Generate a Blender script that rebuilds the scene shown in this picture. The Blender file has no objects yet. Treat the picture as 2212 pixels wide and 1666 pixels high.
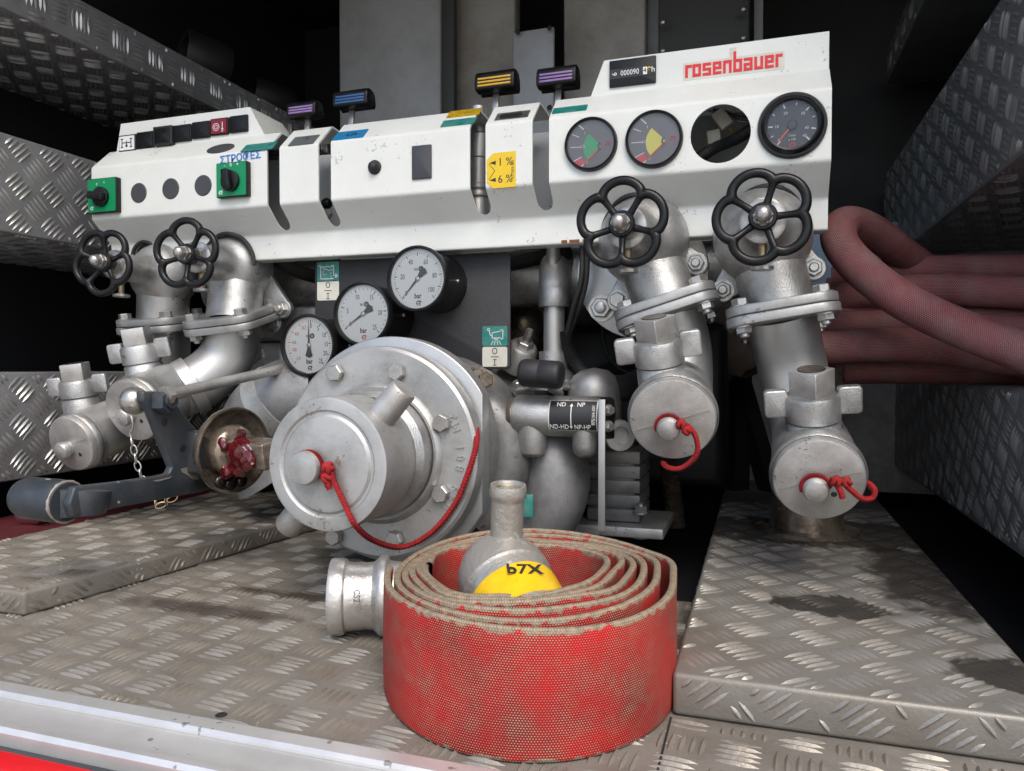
import bpy, bmesh, math, random
from mathutils import Matrix, Vector
random.seed(7)
sc = bpy.context.scene
# ------------------------------------------------------------------ camera, sky, sun, exposure
F = 1610.0; YAW = math.radians(18.3); PIT = math.atan(38/F); H = .287
cam = bpy.data.cameras.new('camera'); cam_o = bpy.data.objects.new('camera', cam); sc.collection.objects.link(cam_o)
cam.sensor_width = 36; cam.lens = F/2212*36; cam.clip_start = .01; cam.clip_end = 200
cam_o.location = (0, 0, H); cam_o.rotation_euler = (math.pi/2-PIT, 0, YAW); sc.camera = cam_o
w = bpy.data.worlds.new('World'); sc.world = w; w.use_nodes = True
sky = w.node_tree.nodes.new('ShaderNodeTexSky'); sky.sky_type = 'NISHITA'; sky.sun_disc = False
SUN_EL = math.radians(52); SUN_AZ = math.radians(152)      # azimuth of the sun seen from the scene, 180 = behind the camera
sky.sun_elevation = SUN_EL; sky.sun_rotation = SUN_AZ; sky.dust_density = 2.5; sky.ozone_density = .6
bg = w.node_tree.nodes['Background']; bg.inputs['Strength'].default_value = .15
w.node_tree.links.new(sky.outputs[0], bg.inputs[0])
sun = bpy.data.lights.new('sun', 'SUN'); sun.energy = 1.5; sun.angle = math.radians(40); sun.color = (1, .97, .92)
sun_o = bpy.data.objects.new('sun', sun); sc.collection.objects.link(sun_o)
sd = Vector((math.sin(SUN_AZ)*math.cos(SUN_EL), math.cos(SUN_AZ)*math.cos(SUN_EL), math.sin(SUN_EL)))
sun_o.rotation_euler = sd.to_track_quat('Z', 'Y').to_euler(); sun_o.location = (0, -3, 4)
sc.view_settings.view_transform = 'Standard'; sc.view_settings.look = 'None'
sc.view_settings.exposure = .70; sc.view_settings.gamma = 1
sc.render.resolution_x = 1024; sc.render.resolution_y = 771
try:
    sc.cycles.max_bounces = 8; sc.cycles.caustics_reflective = False; sc.cycles.caustics_refractive = False
except Exception: pass

# ------------------------------------------------------------------ measuring helpers: a sight line of the photograph met with a real plane of the truck
def ray(x, y):
    u = (x-1106)/F; v = (833-y)/F
    s, c = math.sin(YAW), math.cos(YAW); sp, cp = math.sin(PIT), math.cos(PIT)
    return Vector((c*u-s*cp-s*sp*v, s*u+c*cp+c*sp*v, -sp+cp*v))
def P(x, y, Y=None, Z=None, X=None):
    d = ray(x, y)
    t = Y/d.y if Y is not None else ((Z-H)/d.z if Z is not None else X/d.x)
    return Vector((d.x*t, d.y*t, d.z*t+H))
def S(px, x, y, Y):
    return px*Y/ray(x, y).y/F
I4 = Matrix.Identity(4)
VX, VY, VZ = Vector((1,0,0)), Vector((0,1,0)), Vector((0,0,1))
def fr(o, z, x=None):
    z = Vector(z).normalized()
    if x is None: x = VX if abs(z.x) < .8 else VZ
    x = Vector(x); x = (x - z*x.dot(z)).normalized(); y = z.cross(x)
    M = Matrix((x, y, z)).transposed().to_4x4(); M.translation = o
    return M
def FM(p): return fr(p, (0,-1,0), (1,0,0))       # a surface facing the tailboard: local x right, y up, z out
def rotz(M, a): return M @ Matrix.Rotation(a, 4, 'Z')
def off(M, x=0, y=0, z=0): return M @ Matrix.Translation((x, y, z))
# ------------------------------------------------------------------ mesh builder
class MB:
    def __init__(s): s.v = []; s.f = []; s.uv = None
    def add(s, vs, fs, M=I4):
        b = len(s.v); s.v += [tuple(M @ Vector(v)) for v in vs]; s.f += [tuple(i+b for i in f) for f in fs]; return s
    def box(s, c, d, M=I4):
        x, y, z = d[0]/2, d[1]/2, d[2]/2; cx, cy, cz = c
        vs = [(cx+i*x, cy+j*y, cz+k*z) for k in (-1,1) for j in (-1,1) for i in (-1,1)]
        return s.add(vs, [(0,2,3,1),(4,5,7,6),(0,1,5,4),(2,6,7,3),(0,4,6,2),(1,3,7,5)], M)
    def lathe(s, prof, M=I4, n=40):
        vs = []; fs = []; idx = []
        for r, z in prof:
            if r < 1e-6: idx.append([len(vs)]); vs.append((0,0,z))
            else:
                idx.append(list(range(len(vs), len(vs)+n)))
                vs += [(r*math.cos(2*math.pi*i/n), r*math.sin(2*math.pi*i/n), z) for i in range(n)]
        for a, b in zip(idx, idx[1:]):
            for i in range(n):
                j = (i+1) % n
                q = [a[i % len(a)], a[j % len(a)], b[j % len(b)], b[i % len(b)]]
                q = list(dict.fromkeys(q))
                if len(q) > 2: fs.append(tuple(q))
        return s.add(vs, fs, M)
    def prism(s, poly, z0, z1, M=I4):
        n = len(poly); vs = [(x,y,z0) for x,y in poly]+[(x,y,z1) for x,y in poly]
        a = sum(poly[i][0]*poly[(i+1)%n][1]-poly[(i+1)%n][0]*poly[i][1] for i in range(n))
        fs = [tuple(range(n-1,-1,-1)), tuple(range(n,2*n))]+[(i,(i+1)%n,n+(i+1)%n,n+i) for i in range(n)]
        if (a < 0) != (z1 < z0): fs = [f[::-1] for f in fs]
        return s.add(vs, fs, M)
    def tube(s, pts, r, n=14, closed=False, flat=1.0, up=None, braid=0):
        pts = [Vector(p) for p in pts]; m = len(pts)
        rs = r if isinstance(r, (list, tuple)) else [r]*m
        T = []
        for i in range(m):
            a = pts[(i-1) % m] if (closed or i) else pts[i]; b = pts[(i+1) % m] if (closed or i < m-1) else pts[i]
            T.append((b-a).normalized())
        nrm = Vector(up) if up else (VZ if abs(T[0].z) < .9 else VX)
        vs = []; fs = []
        for i in range(m):
            nrm = (nrm - T[i]*nrm.dot(T[i])).normalized(); bi = T[i].cross(nrm)
            for k in range(n):
                a = 2*math.pi*k/n
                vs.append(pts[i] + (nrm*math.cos(a)*flat + bi*math.sin(a))*rs[i]*(1+braid*math.sin(2*a+i*.9)*math.sin(2*a-i*.9)))
        for i in range(m if closed else m-1):
            for k in range(n):
                j = (i+1) % m
                fs.append((i*n+k, i*n+(k+1)%n, j*n+(k+1)%n, j*n+k))
        if not closed: fs += [tuple(range(n-1,-1,-1)), tuple((m-1)*n+k for k in range(n))]
        return s.add(vs, fs)
    def ball(s, c, r, n=20, sq=1.0):
        pr = [(r*math.sin(math.pi*i/(n//2)), -r*sq*math.cos(math.pi*i/(n//2))) for i in range(n//2+1)]
        pr[0] = (0, -r*sq); pr[-1] = (0, r*sq)
        return s.lathe(pr, c if isinstance(c, Matrix) else Matrix.Translation(c), n)
    def hexa(s, M, r, h, z0=0.0, ch=.12):
        k = r*(1-ch)
        pr = [(r*math.cos(math.pi/3*i), r*math.sin(math.pi/3*i)) for i in range(6)]
        q = [(k*math.cos(math.pi/3*i), k*math.sin(math.pi/3*i)) for i in range(6)]
        vs = [(x,y,z0) for x,y in pr]+[(x,y,z0+h*.86) for x,y in pr]+[(x,y,z0+h) for x,y in q]
        fs = [tuple(range(5,-1,-1)), tuple(range(12,18))]
        for a in (0, 6): fs += [(a+i, a+(i+1)%6, a+6+(i+1)%6, a+6+i) for i in range(6)]
        return s.add(vs, fs, M)
WM = {}
def setp(o, parent, M):
    WM[o.name] = M.copy()
    if parent is None: o.matrix_world = M
    else:
        o.parent = parent; o.matrix_parent_inverse = WM[parent.name].inverted(); o.matrix_basis = M
def link(name, me, mat, parent=None, M=I4):
    o = bpy.data.objects.new(name, me); sc.collection.objects.link(o)
    if mat:
        me.materials.clear(); me.materials.append(mat)
    setp(o, parent, M); return o
def build(mb, name, mat, parent=None, M=I4, bevel=0, ang=38, seg=2):
    me = bpy.data.meshes.new(name); me.from_pydata(mb.v, [], mb.f)
    bm = bmesh.new(); bm.from_mesh(me)
    bmesh.ops.recalc_face_normals(bm, faces=bm.faces)
    for f in bm.faces: f.smooth = True
    for e in bm.edges:
        if len(e.link_faces) == 2 and e.calc_face_angle(0) > math.radians(ang): e.smooth = False
    bm.to_mesh(me); bm.free()
    if M is not I4: me.transform(M.inverted())
    o = link(name, me, mat, parent, M)
    if bevel:
        b = o.modifiers.new('bevel', 'BEVEL'); b.width = bevel; b.segments = seg; b.limit_method = 'ANGLE'; b.angle_limit = math.radians(35)
        b.use_clamp_overlap = True
        for e in me.edges: e.use_edge_sharp = False
    return o
def thing(name, label, cat, loc, group=None):
    o = bpy.data.objects.new(name, None); sc.collection.objects.link(o); o.empty_display_size = .02
    setp(o, None, Matrix.Translation(loc)); tag(o, label, cat, group); return o
def tag(o, label=None, cat=None, group=None, kind=None):
    if label: o['label'] = label
    if cat: o['category'] = cat
    if group: o['group'] = group
    if kind: o['kind'] = kind
    return o
def txt(s, mat, parent, M, size, name='lettering', sx=1.0, align='CENTER', bold=0.0, ext=.00015):
    c = bpy.data.curves.new('t', 'FONT'); c.body = s; c.size = size; c.align_x = align; c.align_y = 'CENTER'
    c.extrude = ext; c.offset = bold; c.resolution_u = 2
    t = bpy.data.objects.new('t', c); sc.collection.objects.link(t)
    dg = bpy.context.evaluated_depsgraph_get(); dg.update()
    me = bpy.data.meshes.new_from_object(t.evaluated_get(dg)); me.name = name
    bpy.data.objects.remove(t); bpy.data.curves.remove(c)
    me.transform(Matrix.Diagonal((sx,1,1,1)))
    return link(name, me, mat, parent, M)
def boolean(o, cut):
    c = bpy.data.objects.new('cutter', cut); sc.collection.objects.link(c)
    m = o.modifiers.new('b', 'BOOLEAN'); m.operation = 'DIFFERENCE'; m.solver = 'MANIFOLD'; m.object = c
    dg = bpy.context.evaluated_depsgraph_get(); dg.update()
    me = bpy.data.meshes.new_from_object(o.evaluated_get(dg)); me.name = o.name
    o.modifiers.clear(); old = o.data; o.data = me
    bpy.data.objects.remove(c)
    return o
def mesh_of(mb):
    me = bpy.data.meshes.new('m'); me.from_pydata(mb.v, [], mb.f)
    bm = bmesh.new(); bm.from_mesh(me); bmesh.ops.recalc_face_normals(bm, faces=bm.faces); bm.to_mesh(me); bm.free(); return me
def spline(pts, n=8):
    pts = [Vector(p) for p in pts]; out = []
    for i in range(len(pts)-1):
        p0 = pts[max(i-1,0)]; p1 = pts[i]; p2 = pts[i+1]; p3 = pts[min(i+2,len(pts)-1)]
        for k in range(n):
            t = k/n
            out.append(.5*((2*p1)+(p2-p0)*t+(2*p0-5*p1+4*p2-p3)*t*t+(3*p1-p0-3*p2+p3)*t**3))
    out.append(pts[-1]); return out
def rrect(w, h, r, n=4):
    o = []
    for cx, cy, a0 in ((w/2-r,h/2-r,0),(-w/2+r,h/2-r,90),(-w/2+r,-h/2+r,180),(w/2-r,-h/2+r,270)):
        for k in range(n+1):
            a = math.radians(a0+90*k/n); o.append((cx+r*math.cos(a), cy+r*math.sin(a)))
    return o
def circ(r, n=32, cx=0, cy=0): return [(cx+r*math.cos(2*math.pi*i/n), cy+r*math.sin(2*math.pi*i/n)) for i in range(n)]
# ------------------------------------------------------------------ materials
def pm(name, col, rough=.5, metal=0.0, var=.08, vs=9.0, bump=0.0, bs=300.0, dirt=None, dirt_amt=.0, ds=14.0, rv=.1, spec=.5, speck=None, speck_amt=.7, sps=180.0, coat=0.0, sheen=0.0):
    m = bpy.data.materials.new(name); m.use_nodes = True; nt = m.node_tree; N = nt.nodes; L = nt.links
    b = N['Principled BSDF']; tc = N.new('ShaderNodeTexCoord'); co = tc.outputs['Object']
    n1 = N.new('ShaderNodeTexNoise'); n1.inputs['Scale'].default_value = vs; n1.inputs['Detail'].default_value = 6; n1.inputs['Roughness'].default_value = .62
    L.new(co, n1.inputs['Vector'])
    mr = N.new('ShaderNodeMapRange'); mr.inputs[1].default_value = .25; mr.inputs[2].default_value = .75; mr.inputs[3].default_value = 1-var; mr.inputs[4].default_value = 1+var
    L.new(n1.outputs[0], mr.inputs[0])
    mx = N.new('ShaderNodeVectorMath'); mx.operation = 'SCALE'; mx.inputs[0].default_value = col; L.new(mr.outputs[0], mx.inputs['Scale'])
    cur = mx.outputs[0]
    def mix(fac, colr, cur):
        q = N.new('ShaderNodeMix'); q.data_type = 'RGBA'; L.new(fac, q.inputs[0]); L.new(cur, q.inputs[6]); q.inputs[7].default_value = (*colr, 1); return q.outputs[2]
    if dirt:
        n2 = N.new('ShaderNodeTexNoise'); n2.inputs['Scale'].default_value = ds; n2.inputs['Detail'].default_value = 9; n2.inputs['Roughness'].default_value = .7; L.new(co, n2.inputs['Vector'])
        r2 = N.new('ShaderNodeMapRange'); r2.inputs[1].default_value = .42; r2.inputs[2].default_value = .72; r2.inputs[4].default_value = dirt_amt; L.new(n2.outputs[0], r2.inputs[0])
        cur = mix(r2.outputs[0], dirt, cur)
    if speck:
        n3 = N.new('ShaderNodeTexNoise'); n3.inputs['Scale'].default_value = sps; n3.inputs['Detail'].default_value = 2; L.new(co, n3.inputs['Vector'])
        n4 = N.new('ShaderNodeTexNoise'); n4.inputs['Scale'].default_value = sps/9; L.new(co, n4.inputs['Vector'])
        a = N.new('ShaderNodeMath'); a.operation = 'MULTIPLY'; L.new(n3.outputs[0], a.inputs[0]); L.new(n4.outputs[0], a.inputs[1])
        r3 = N.new('ShaderNodeMapRange'); r3.inputs[1].default_value = .41; r3.inputs[2].default_value = .435; r3.inputs[4].default_value = speck_amt; L.new(a.outputs[0], r3.inputs[0])
        cur = mix(r3.outputs[0], speck, cur)
    L.new(cur, b.inputs['Base Color'])
    rr = N.new('ShaderNodeMapRange'); rr.inputs[1].default_value = .3; rr.inputs[2].default_value = .7; rr.inputs[3].default_value = max(.03, rough-rv); rr.inputs[4].default_value = min(1, rough+rv); L.new(n1.outputs[0], rr.inputs[0])
    L.new(rr.outputs[0], b.inputs['Roughness'])
    b.inputs['Metallic'].default_value = metal; b.inputs['Specular IOR Level'].default_value = spec; b.inputs['Coat Weight'].default_value = coat
    b.inputs['Sheen Weight'].default_value = sheen
    if bump:
        nb = N.new('ShaderNodeTexNoise'); nb.inputs['Scale'].default_value = bs; nb.inputs['Detail'].default_value = 3; L.new(co, nb.inputs['Vector'])
        bu = N.new('ShaderNodeBump'); bu.inputs['Strength'].default_value = bump; bu.inputs['Distance'].default_value = .001; L.new(nb.outputs[0], bu.inputs['Height']); L.new(bu.outputs[0], b.inputs['Normal'])
    return m
def stain(m, blobs, col, wob=.05, rough=None):
    """dark oil patches: (x, y, half width, half length, softness) on a level plate"""
    nt = m.node_tree; N = nt.nodes; L = nt.links; b = N['Principled BSDF']
    tc = N.new('ShaderNodeTexCoord'); nz = N.new('ShaderNodeTexNoise'); nz.inputs['Scale'].default_value = 38; nz.inputs['Detail'].default_value = 6
    L.new(tc.outputs['Object'], nz.inputs['Vector'])
    cur = b.inputs['Base Color'].links[0].from_socket
    for (x, y, hw, hl, so) in blobs:
        mp = N.new('ShaderNodeMapping'); mp.inputs['Location'].default_value = (-x/hw, -y/hl, 0); mp.inputs['Scale'].default_value = (1/hw, 1/hl, 0); L.new(tc.outputs['Object'], mp.inputs['Vector'])
        ln = N.new('ShaderNodeVectorMath'); ln.operation = 'LENGTH'; L.new(mp.outputs[0], ln.inputs[0])
        ad = N.new('ShaderNodeMath'); ad.operation = 'MULTIPLY_ADD'; L.new(nz.outputs[0], ad.inputs[0]); ad.inputs[1].default_value = 1.3; L.new(ln.outputs['Value'], ad.inputs[2])
        r = N.new('ShaderNodeMapRange'); r.inputs[1].default_value = 1.65+so; r.inputs[2].default_value = 1.65-so; r.inputs[4].default_value = .85; L.new(ad.outputs[0], r.inputs[0])
        q = N.new('ShaderNodeMix'); q.data_type = 'RGBA'; L.new(r.outputs[0], q.inputs[0]); L.new(cur, q.inputs[6]); q.inputs[7].default_value = (*col, 1); cur = q.outputs[2]
    L.new(cur, b.inputs['Base Color'])
    return m
def glass_mat():
    m = bpy.data.materials.new('gauge_glass'); m.use_nodes = True; nt = m.node_tree; N = nt.nodes; L = nt.links
    N.remove(N['Principled BSDF']); out = N['Material Output']
    t = N.new('ShaderNodeBsdfTransparent'); g = N.new('ShaderNodeBsdfGlossy'); g.inputs['Roughness'].default_value = .06
    f = N.new('ShaderNodeFresnel'); f.inputs['IOR'].default_value = 1.4; mx = N.new('ShaderNodeMixShader')
    nz = N.new('ShaderNodeTexNoise'); nz.inputs['Scale'].default_value = 60; mul = N.new('ShaderNodeMath'); mul.operation = 'MULTIPLY'; mul.inputs[1].default_value = 1.0
    L.new(f.outputs[0], mx.inputs[0]); L.new(t.outputs[0], mx.inputs[1]); L.new(g.outputs[0], mx.inputs[2]); L.new(mx.outputs[0], out.inputs[0]); return m
mt = {}
mt['white'] = pm('white_powder_coat', (.76,.77,.72), .38, 0, .03, 5, bump=.25, bs=420, dirt=(.42,.38,.31), dirt_amt=.16, ds=11, speck=(.22,.19,.16), speck_amt=.45, sps=210)
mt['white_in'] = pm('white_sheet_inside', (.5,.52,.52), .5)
mt['cast'] = pm('silver_cast_paint', (.52,.52,.51), .42, .82, .12, 13, bump=.6, bs=620, dirt=(.12,.10,.08), dirt_amt=.75, ds=15, speck=(.10,.085,.07), speck_amt=.7, sps=200)
mt['cast_b'] = pm('silver_cast_worn', (.54,.535,.52), .45, .7, .13, 17, bump=.45, bs=700, dirt=(.22,.17,.12), dirt_amt=.55, ds=22, speck=(.10,.08,.06), speck_amt=.6, sps=260)
mt['smooth'] = pm('silver_smooth_paint', (.51,.51,.50), .43, .78, .05, 10, bump=.2, bs=600, dirt=(.22,.19,.16), dirt_amt=.32, ds=12)
mt['flange'] = pm('machined_silver_flange', (.47,.47,.46), .45, .62, .09, 9, bump=.3, bs=900, dirt=(.17,.145,.115), dirt_amt=.55, ds=17, speck=(.20,.15,.10), speck_amt=.6, sps=210)
mt['bolt'] = pm('zinc_plated_bolt', (.50,.495,.48), .33, .8, .1, 90, bump=.25, bs=900, dirt=(.20,.14,.09), dirt_amt=.5, ds=90)
mt['brass'] = pm('dirty_brass', (.45,.36,.22), .4, .85, .15, 60, dirt=(.1,.07,.04), dirt_amt=.6, ds=60)
mt['chrome'] = pm('bright_steel', (.50,.485,.45), .30, .85, .06, 60, dirt=(.25,.18,.12), dirt_amt=.25, ds=80)
mt['blackpl'] = pm('black_plastic', (.008,.0085,.0095), .33, 0, .15, 30, bump=.10, bs=700, dirt=(.03,.026,.022), dirt_amt=.25, ds=30, spec=.3)
mt['blackrub'] = pm('black_rubber', (.013,.013,.014), .55, 0, .2, 40, dirt=(.06,.05,.045), dirt_amt=.3, ds=25)
mt['blackplate'] = pm('black_crinkle_plate', (.024,.024,.027), .48, 0, .1, 15, bump=.7, bs=900, dirt=(.09,.08,.07), dirt_amt=.2, ds=20)
mt['darkgrey'] = pm('dark_grey_plug', (.05,.052,.058), .5, 0, .1, 20, dirt=(.1,.1,.1), dirt_amt=.2)
mt['lever'] = pm('slate_painted_lever', (.035,.043,.052), .42, .1, .18, 14, bump=.35, bs=260, dirt=(.12,.11,.10), dirt_amt=.4, ds=26, speck=(.42,.37,.31), speck_amt=.9, sps=110)
mt['worn'] = pm('worn_bare_metal', (.42,.38,.33), .5, .5, .2, 60, dirt=(.12,.09,.07), dirt_amt=.5, ds=60)
mt['green'] = pm('green_switch_plate', (.0,.235,.085), .4, 0, .05, 30)
mt['teal'] = pm('teal_sticker', (.006,.19,.16), .35, 0, .06, 30, dirt=(.35,.40,.38), dirt_amt=.3, ds=60)
mt['blue'] = pm('blue_sticker', (.02,.20,.42), .35, 0, .06, 30, dirt=(.02,.08,.2), dirt_amt=.4, ds=120)
mt['yellow'] = pm('yellow_sticker', (.82,.55,.01), .4, 0, .03, 20, dirt=(.5,.33,.03), dirt_amt=.3, ds=40)
mt['ochre'] = pm('ochre_sticker', (.55,.34,.01), .4, 0, .05, 20, dirt=(.06,.05,.03), dirt_amt=.8, ds=130)
mt['greyst'] = pm('grey_sticker', (.11,.12,.125), .4, 0, .05, 20)
mt['cream'] = pm('cream_sticker', (.68,.66,.57), .4, 0, .04, 20, dirt=(.42,.36,.28), dirt_amt=.4, ds=30)
mt['redlogo'] = pm('red_print', (.72,.01,.018), .4, 0, .03, 20)
mt['redsw'] = pm('red_switch', (.22,.006,.018), .35, 0, .05, 20)
mt['ink'] = pm('black_print', (.02,.02,.022), .5, 0, .05, 20)
mt['inkred'] = pm('red_dial_print', (.55,.02,.03), .5, 0, .05, 20)
mt['wprint'] = pm('white_print', (.8,.8,.78), .5, 0, .02, 20)
mt['bluepen'] = pm('blue_marker_pen', (.03,.18,.52), .5, 0, .2, 80)
mt['dial'] = pm('white_dial', (.80,.81,.80), .5, 0, .02, 12)
mt['gdial'] = pm('grey_dial', (.21,.195,.195), .5, 0, .04, 12)
mt['kdial'] = pm('charcoal_dial', (.035,.037,.042), .5, 0, .04, 12)
mt['dgreen'] = pm('dial_green', (.09,.46,.20), .5); mt['dyel'] = pm('dial_yellow', (.90,.80,.14), .5); mt['dred'] = pm('dial_red', (.75,.09,.10), .5); mt['needle'] = pm('orange_needle', (.8,.12,.02), .5)
mt['glass'] = glass_mat()
mt['purple'] = pm('purple_paint', (.30,.16,.42), .4, 0, .1, 60, dirt=(.55,.5,.55), dirt_amt=.3, ds=90); mt['bluest'] = pm('blue_paint', (.035,.12,.32), .4, 0, .1, 60); mt['gold'] = pm('gold_paint', (.75,.42,.02), .4, 0, .1, 60)
mt['red_grease'] = pm('red_grease', (.09,.004,.007), .18, 0, .35, 60, bump=1.2, bs=110, dirt=(.04,.002,.004), dirt_amt=.7, ds=70, coat=.6)
mt['oily'] = pm('oily_rusty_steel', (.21,.175,.14), .28, .6, .3, 30, bump=.5, bs=160, dirt=(.03,.015,.01), dirt_amt=.95, ds=24)
mt['cord'] = pm('red_cord', (.34,.012,.014), .9, 0, .3, 160, bump=1.0, bs=900, dirt=(.12,.01,.01), dirt_amt=.5, ds=60)
mt['greycol'] = pm('grey_back_panel', (.50,.51,.53), .5, .05, .08, 3, dirt=(.16,.13,.10), dirt_amt=.5, ds=5)
mt['greycol2'] = pm('grey_back_panel_stained', (.46,.44,.41), .5, .05, .1, 3, dirt=(.14,.10,.06), dirt_amt=.7, ds=4)
mt['darkpan'] = pm('dark_back_panel', (.07,.068,.066), .55, .1, .12, 4)
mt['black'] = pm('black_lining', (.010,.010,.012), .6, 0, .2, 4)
mt['whitish'] = pm('dirty_white_wall', (.42,.41,.40), .6, 0, .15, 6, dirt=(.07,.05,.04), dirt_amt=.9, ds=7)
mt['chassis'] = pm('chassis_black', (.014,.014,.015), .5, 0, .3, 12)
mt['muck'] = pm('dried_mud', (.16,.13,.11), .9, 0, .4, 30, bump=1.5, bs=60)
mt['rust'] = pm('rust', (.22,.07,.02), .8, 0, .3, 150)
mt['alu'] = pm('sill_aluminium', (.74,.73,.71), .36, .6, .04, 6, dirt=(.3,.26,.21), dirt_amt=.3, ds=9, speck=(.1,.08,.07), speck_amt=.6, sps=120)
mt['aludark'] = pm('sill_gap', (.03,.03,.032), .4)
mt['redbody'] = pm('red_truck_paint', (.62,.01,.015), .2, 0, .02, 5, coat=.5)
mt['concrete'] = pm('concrete_yard', (.38,.37,.35), .85, 0, .1, 1.5)  # colour of the added plane that bounces daylight
FLOORC = (.215,.196,.168); 
mt['floor'] = pm('grimy_tread_plate', FLOORC, .56, .12, .10, 7, bump=.45, bs=260, dirt=(.10,.083,.063), dirt_amt=.75, ds=8, speck=(.50,.47,.41), speck_amt=.7, sps=190)
mt['floorbar'] = pm('worn_tread_bars', (.29,.265,.225), .43, .32, .14, 15, bump=.4, bs=300, dirt=(.15,.12,.09), dirt_amt=.8, ds=11)
mt['step'] = pm('worn_aluminium_step', (.225,.212,.188), .50, .35, .10, 8, bump=.4, bs=300, dirt=(.18,.15,.115), dirt_amt=.65, ds=9)
mt['stepbar'] = pm('worn_step_bars', (.33,.31,.28), .42, .45, .12, 15, bump=.4, bs=300, dirt=(.2,.16,.12), dirt_amt=.5, ds=14)
for k in ('step', 'stepbar'):
    stain(mt[k], [(.075,.845,.062,.035,.07), (.10,1.22,.22,.10,.08), (.20,.70,.05,.035,.09), (.19,1.0,.06,.16,.2)], (.028,.024,.020))
for k in ('floor', 'floorbar'):
    stain(mt[k], [(-.50,.80,.17,.014,.25), (-.62,.72,.12,.02,.3), (-.33,.72,.05,.03,.3), (-.02,1.0,.07,.3,.3)], (.06,.045,.035))
mt['wall'] = pm('grey_tread_wall', (.27,.27,.275), .45, .4, .08, 7, bump=.35, bs=300, dirt=(.15,.135,.12), dirt_amt=.45, ds=9)
mt['wallbar'] = pm('grey_tread_wall_bars', (.43,.425,.41), .36, .55, .08, 15, dirt=(.25,.22,.19), dirt_amt=.4, ds=14)  # lighter than the plate: caught highlights painted into the bar colour
mt['cast_dark'] = pm('grimy_grey_casting', (.27,.27,.27), .5, .5, .14, 12, bump=.35, bs=600, dirt=(.05,.043,.035), dirt_amt=.75, ds=11, speck=(.06,.05,.04), speck_amt=.7, sps=180)
mt['oilyd'] = pm('black_oily_steel', (.34,.28,.22), .22, .6, .3, 40, bump=.6, bs=150, dirt=(.022,.010,.007), dirt_amt=1.0, ds=34)
# ------------------------------------------------------------------ the setting
def quadbox(mb, x0, x1, y0, y1, z0, z1): return mb.box(((x0+x1)/2,(y0+y1)/2,(z0+z1)/2), (x1-x0,y1-y0,z1-z0))
def tread(parent, O, U, V, u0, u1, v0, v1, mat, cell=.042, ang=0.0, L=.033, wd=.0052, h=.0024, pitch=.0078, inside=None, name='tread_bars'):
    O, U, V = Vector(O), Vector(U).normalized(), Vector(V).normalized(); Nn = U.cross(V)
    mb = MB(); ca, sa = math.cos(ang), math.sin(ang); R = max(abs(u1-u0), abs(v1-v0))*1.5; n = int(R/cell)+2
    cu, cv = (u0+u1)/2, (v0+v1)/2
    for i in range(-n, n+1):
        for j in range(-n, n+1):
            for k in range(-2, 3):
                if (i+j) % 2 == 0: a, b, d = i*cell, j*cell+k*pitch, (1,0)
                else: a, b, d = i*cell+k*pitch, j*cell, (0,1)
                a += random.uniform(-.0004,.0004); b += random.uniform(-.0004,.0004)
                u, v = cu+a*ca-b*sa, cv+a*sa+b*ca; du, dv = d[0]*ca-d[1]*sa, d[0]*sa+d[1]*ca
                Lk = L*random.uniform(.93,1.05)
                # clip a bar that crosses the plate edge
                lo, hi = -.5, .5
                for s_ in (lo, hi): pass
                def ok(q):
                    uu, vv = u+du*Lk*q, v+dv*Lk*q
                    return u0 <= uu <= u1 and v0 <= vv <= v1 and (inside is None or inside(uu, vv))
                qs = [q/10 for q in range(-5, 6) if ok(q/10)]
                if len(qs) < 4: continue
                lo, hi = qs[0], qs[-1]; mid = (lo+hi)/2; hl = (hi-lo)/2*Lk
                c = O+U*(u+du*Lk*mid)+V*(v+dv*Lk*mid); D = U*du+V*dv; E = Nn.cross(D)
                hh = h*random.uniform(.75,1.1); w2 = wd/2
                vs = [c-D*hl, c-D*hl*.45-E*w2*.85, c+D*hl*.45-E*w2*.85, c+D*hl, c+D*hl*.45+E*w2*.85, c-D*hl*.45+E*w2*.85,
                      c-D*hl*.62+Nn*hh*.75, c+Nn*hh, c+D*hl*.62+Nn*hh*.75]
                mb.add(vs, [(0,1,6),(1,2,7,6),(2,8,7),(2,3,8),(3,4,8),(4,7,8),(4,5,6,7),(5,0,6)])
    o = build(mb, name, mat, parent, ang=75); o['kind'] = 'stuff'; return o
YS = .488
floor = tag(build(MB().prism([(-1.5,YS),(.80,YS),(.80,.617),(.216,.617),(.216,2.25),(-.062,2.25),(-.062,.93),(-.33,.93),(-.33,2.25),(-1.077,2.25),(-1.077,.60),(-1.5,.60)], -.03, 0), 'floor', mt['floor']), kind='structure')
st = MB(); quadbox(st, -1.5, .80, .5, 2.25, -.20, -.035); tag(build(st, 'bay_floor', mt['black']), kind='structure')
tread(floor, (0,0,0), VX, VY, -1.05, .75, YS+.006, 1.35, mt['floorbar'], h=.0025, ang=math.radians(-5), inside=lambda u, v: not (u < -.80 and v > .64) and not (u > -.062 and v > .612) and not (u > -.335 and v > .925))
seam = MB(); seam.box((-.066,.5525,.0006), (.0016,.125,.0006)); build(seam, 'plate_joint', mt['ink'], floor)
drain = MB().lathe([(0,.0008),(.0040,.0008),(.0048,.0003),(.0048,0)], Matrix.Translation(P(478,1545,Z=0)), 20); build(drain, 'screw_hole', mt['ink'], floor)
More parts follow.
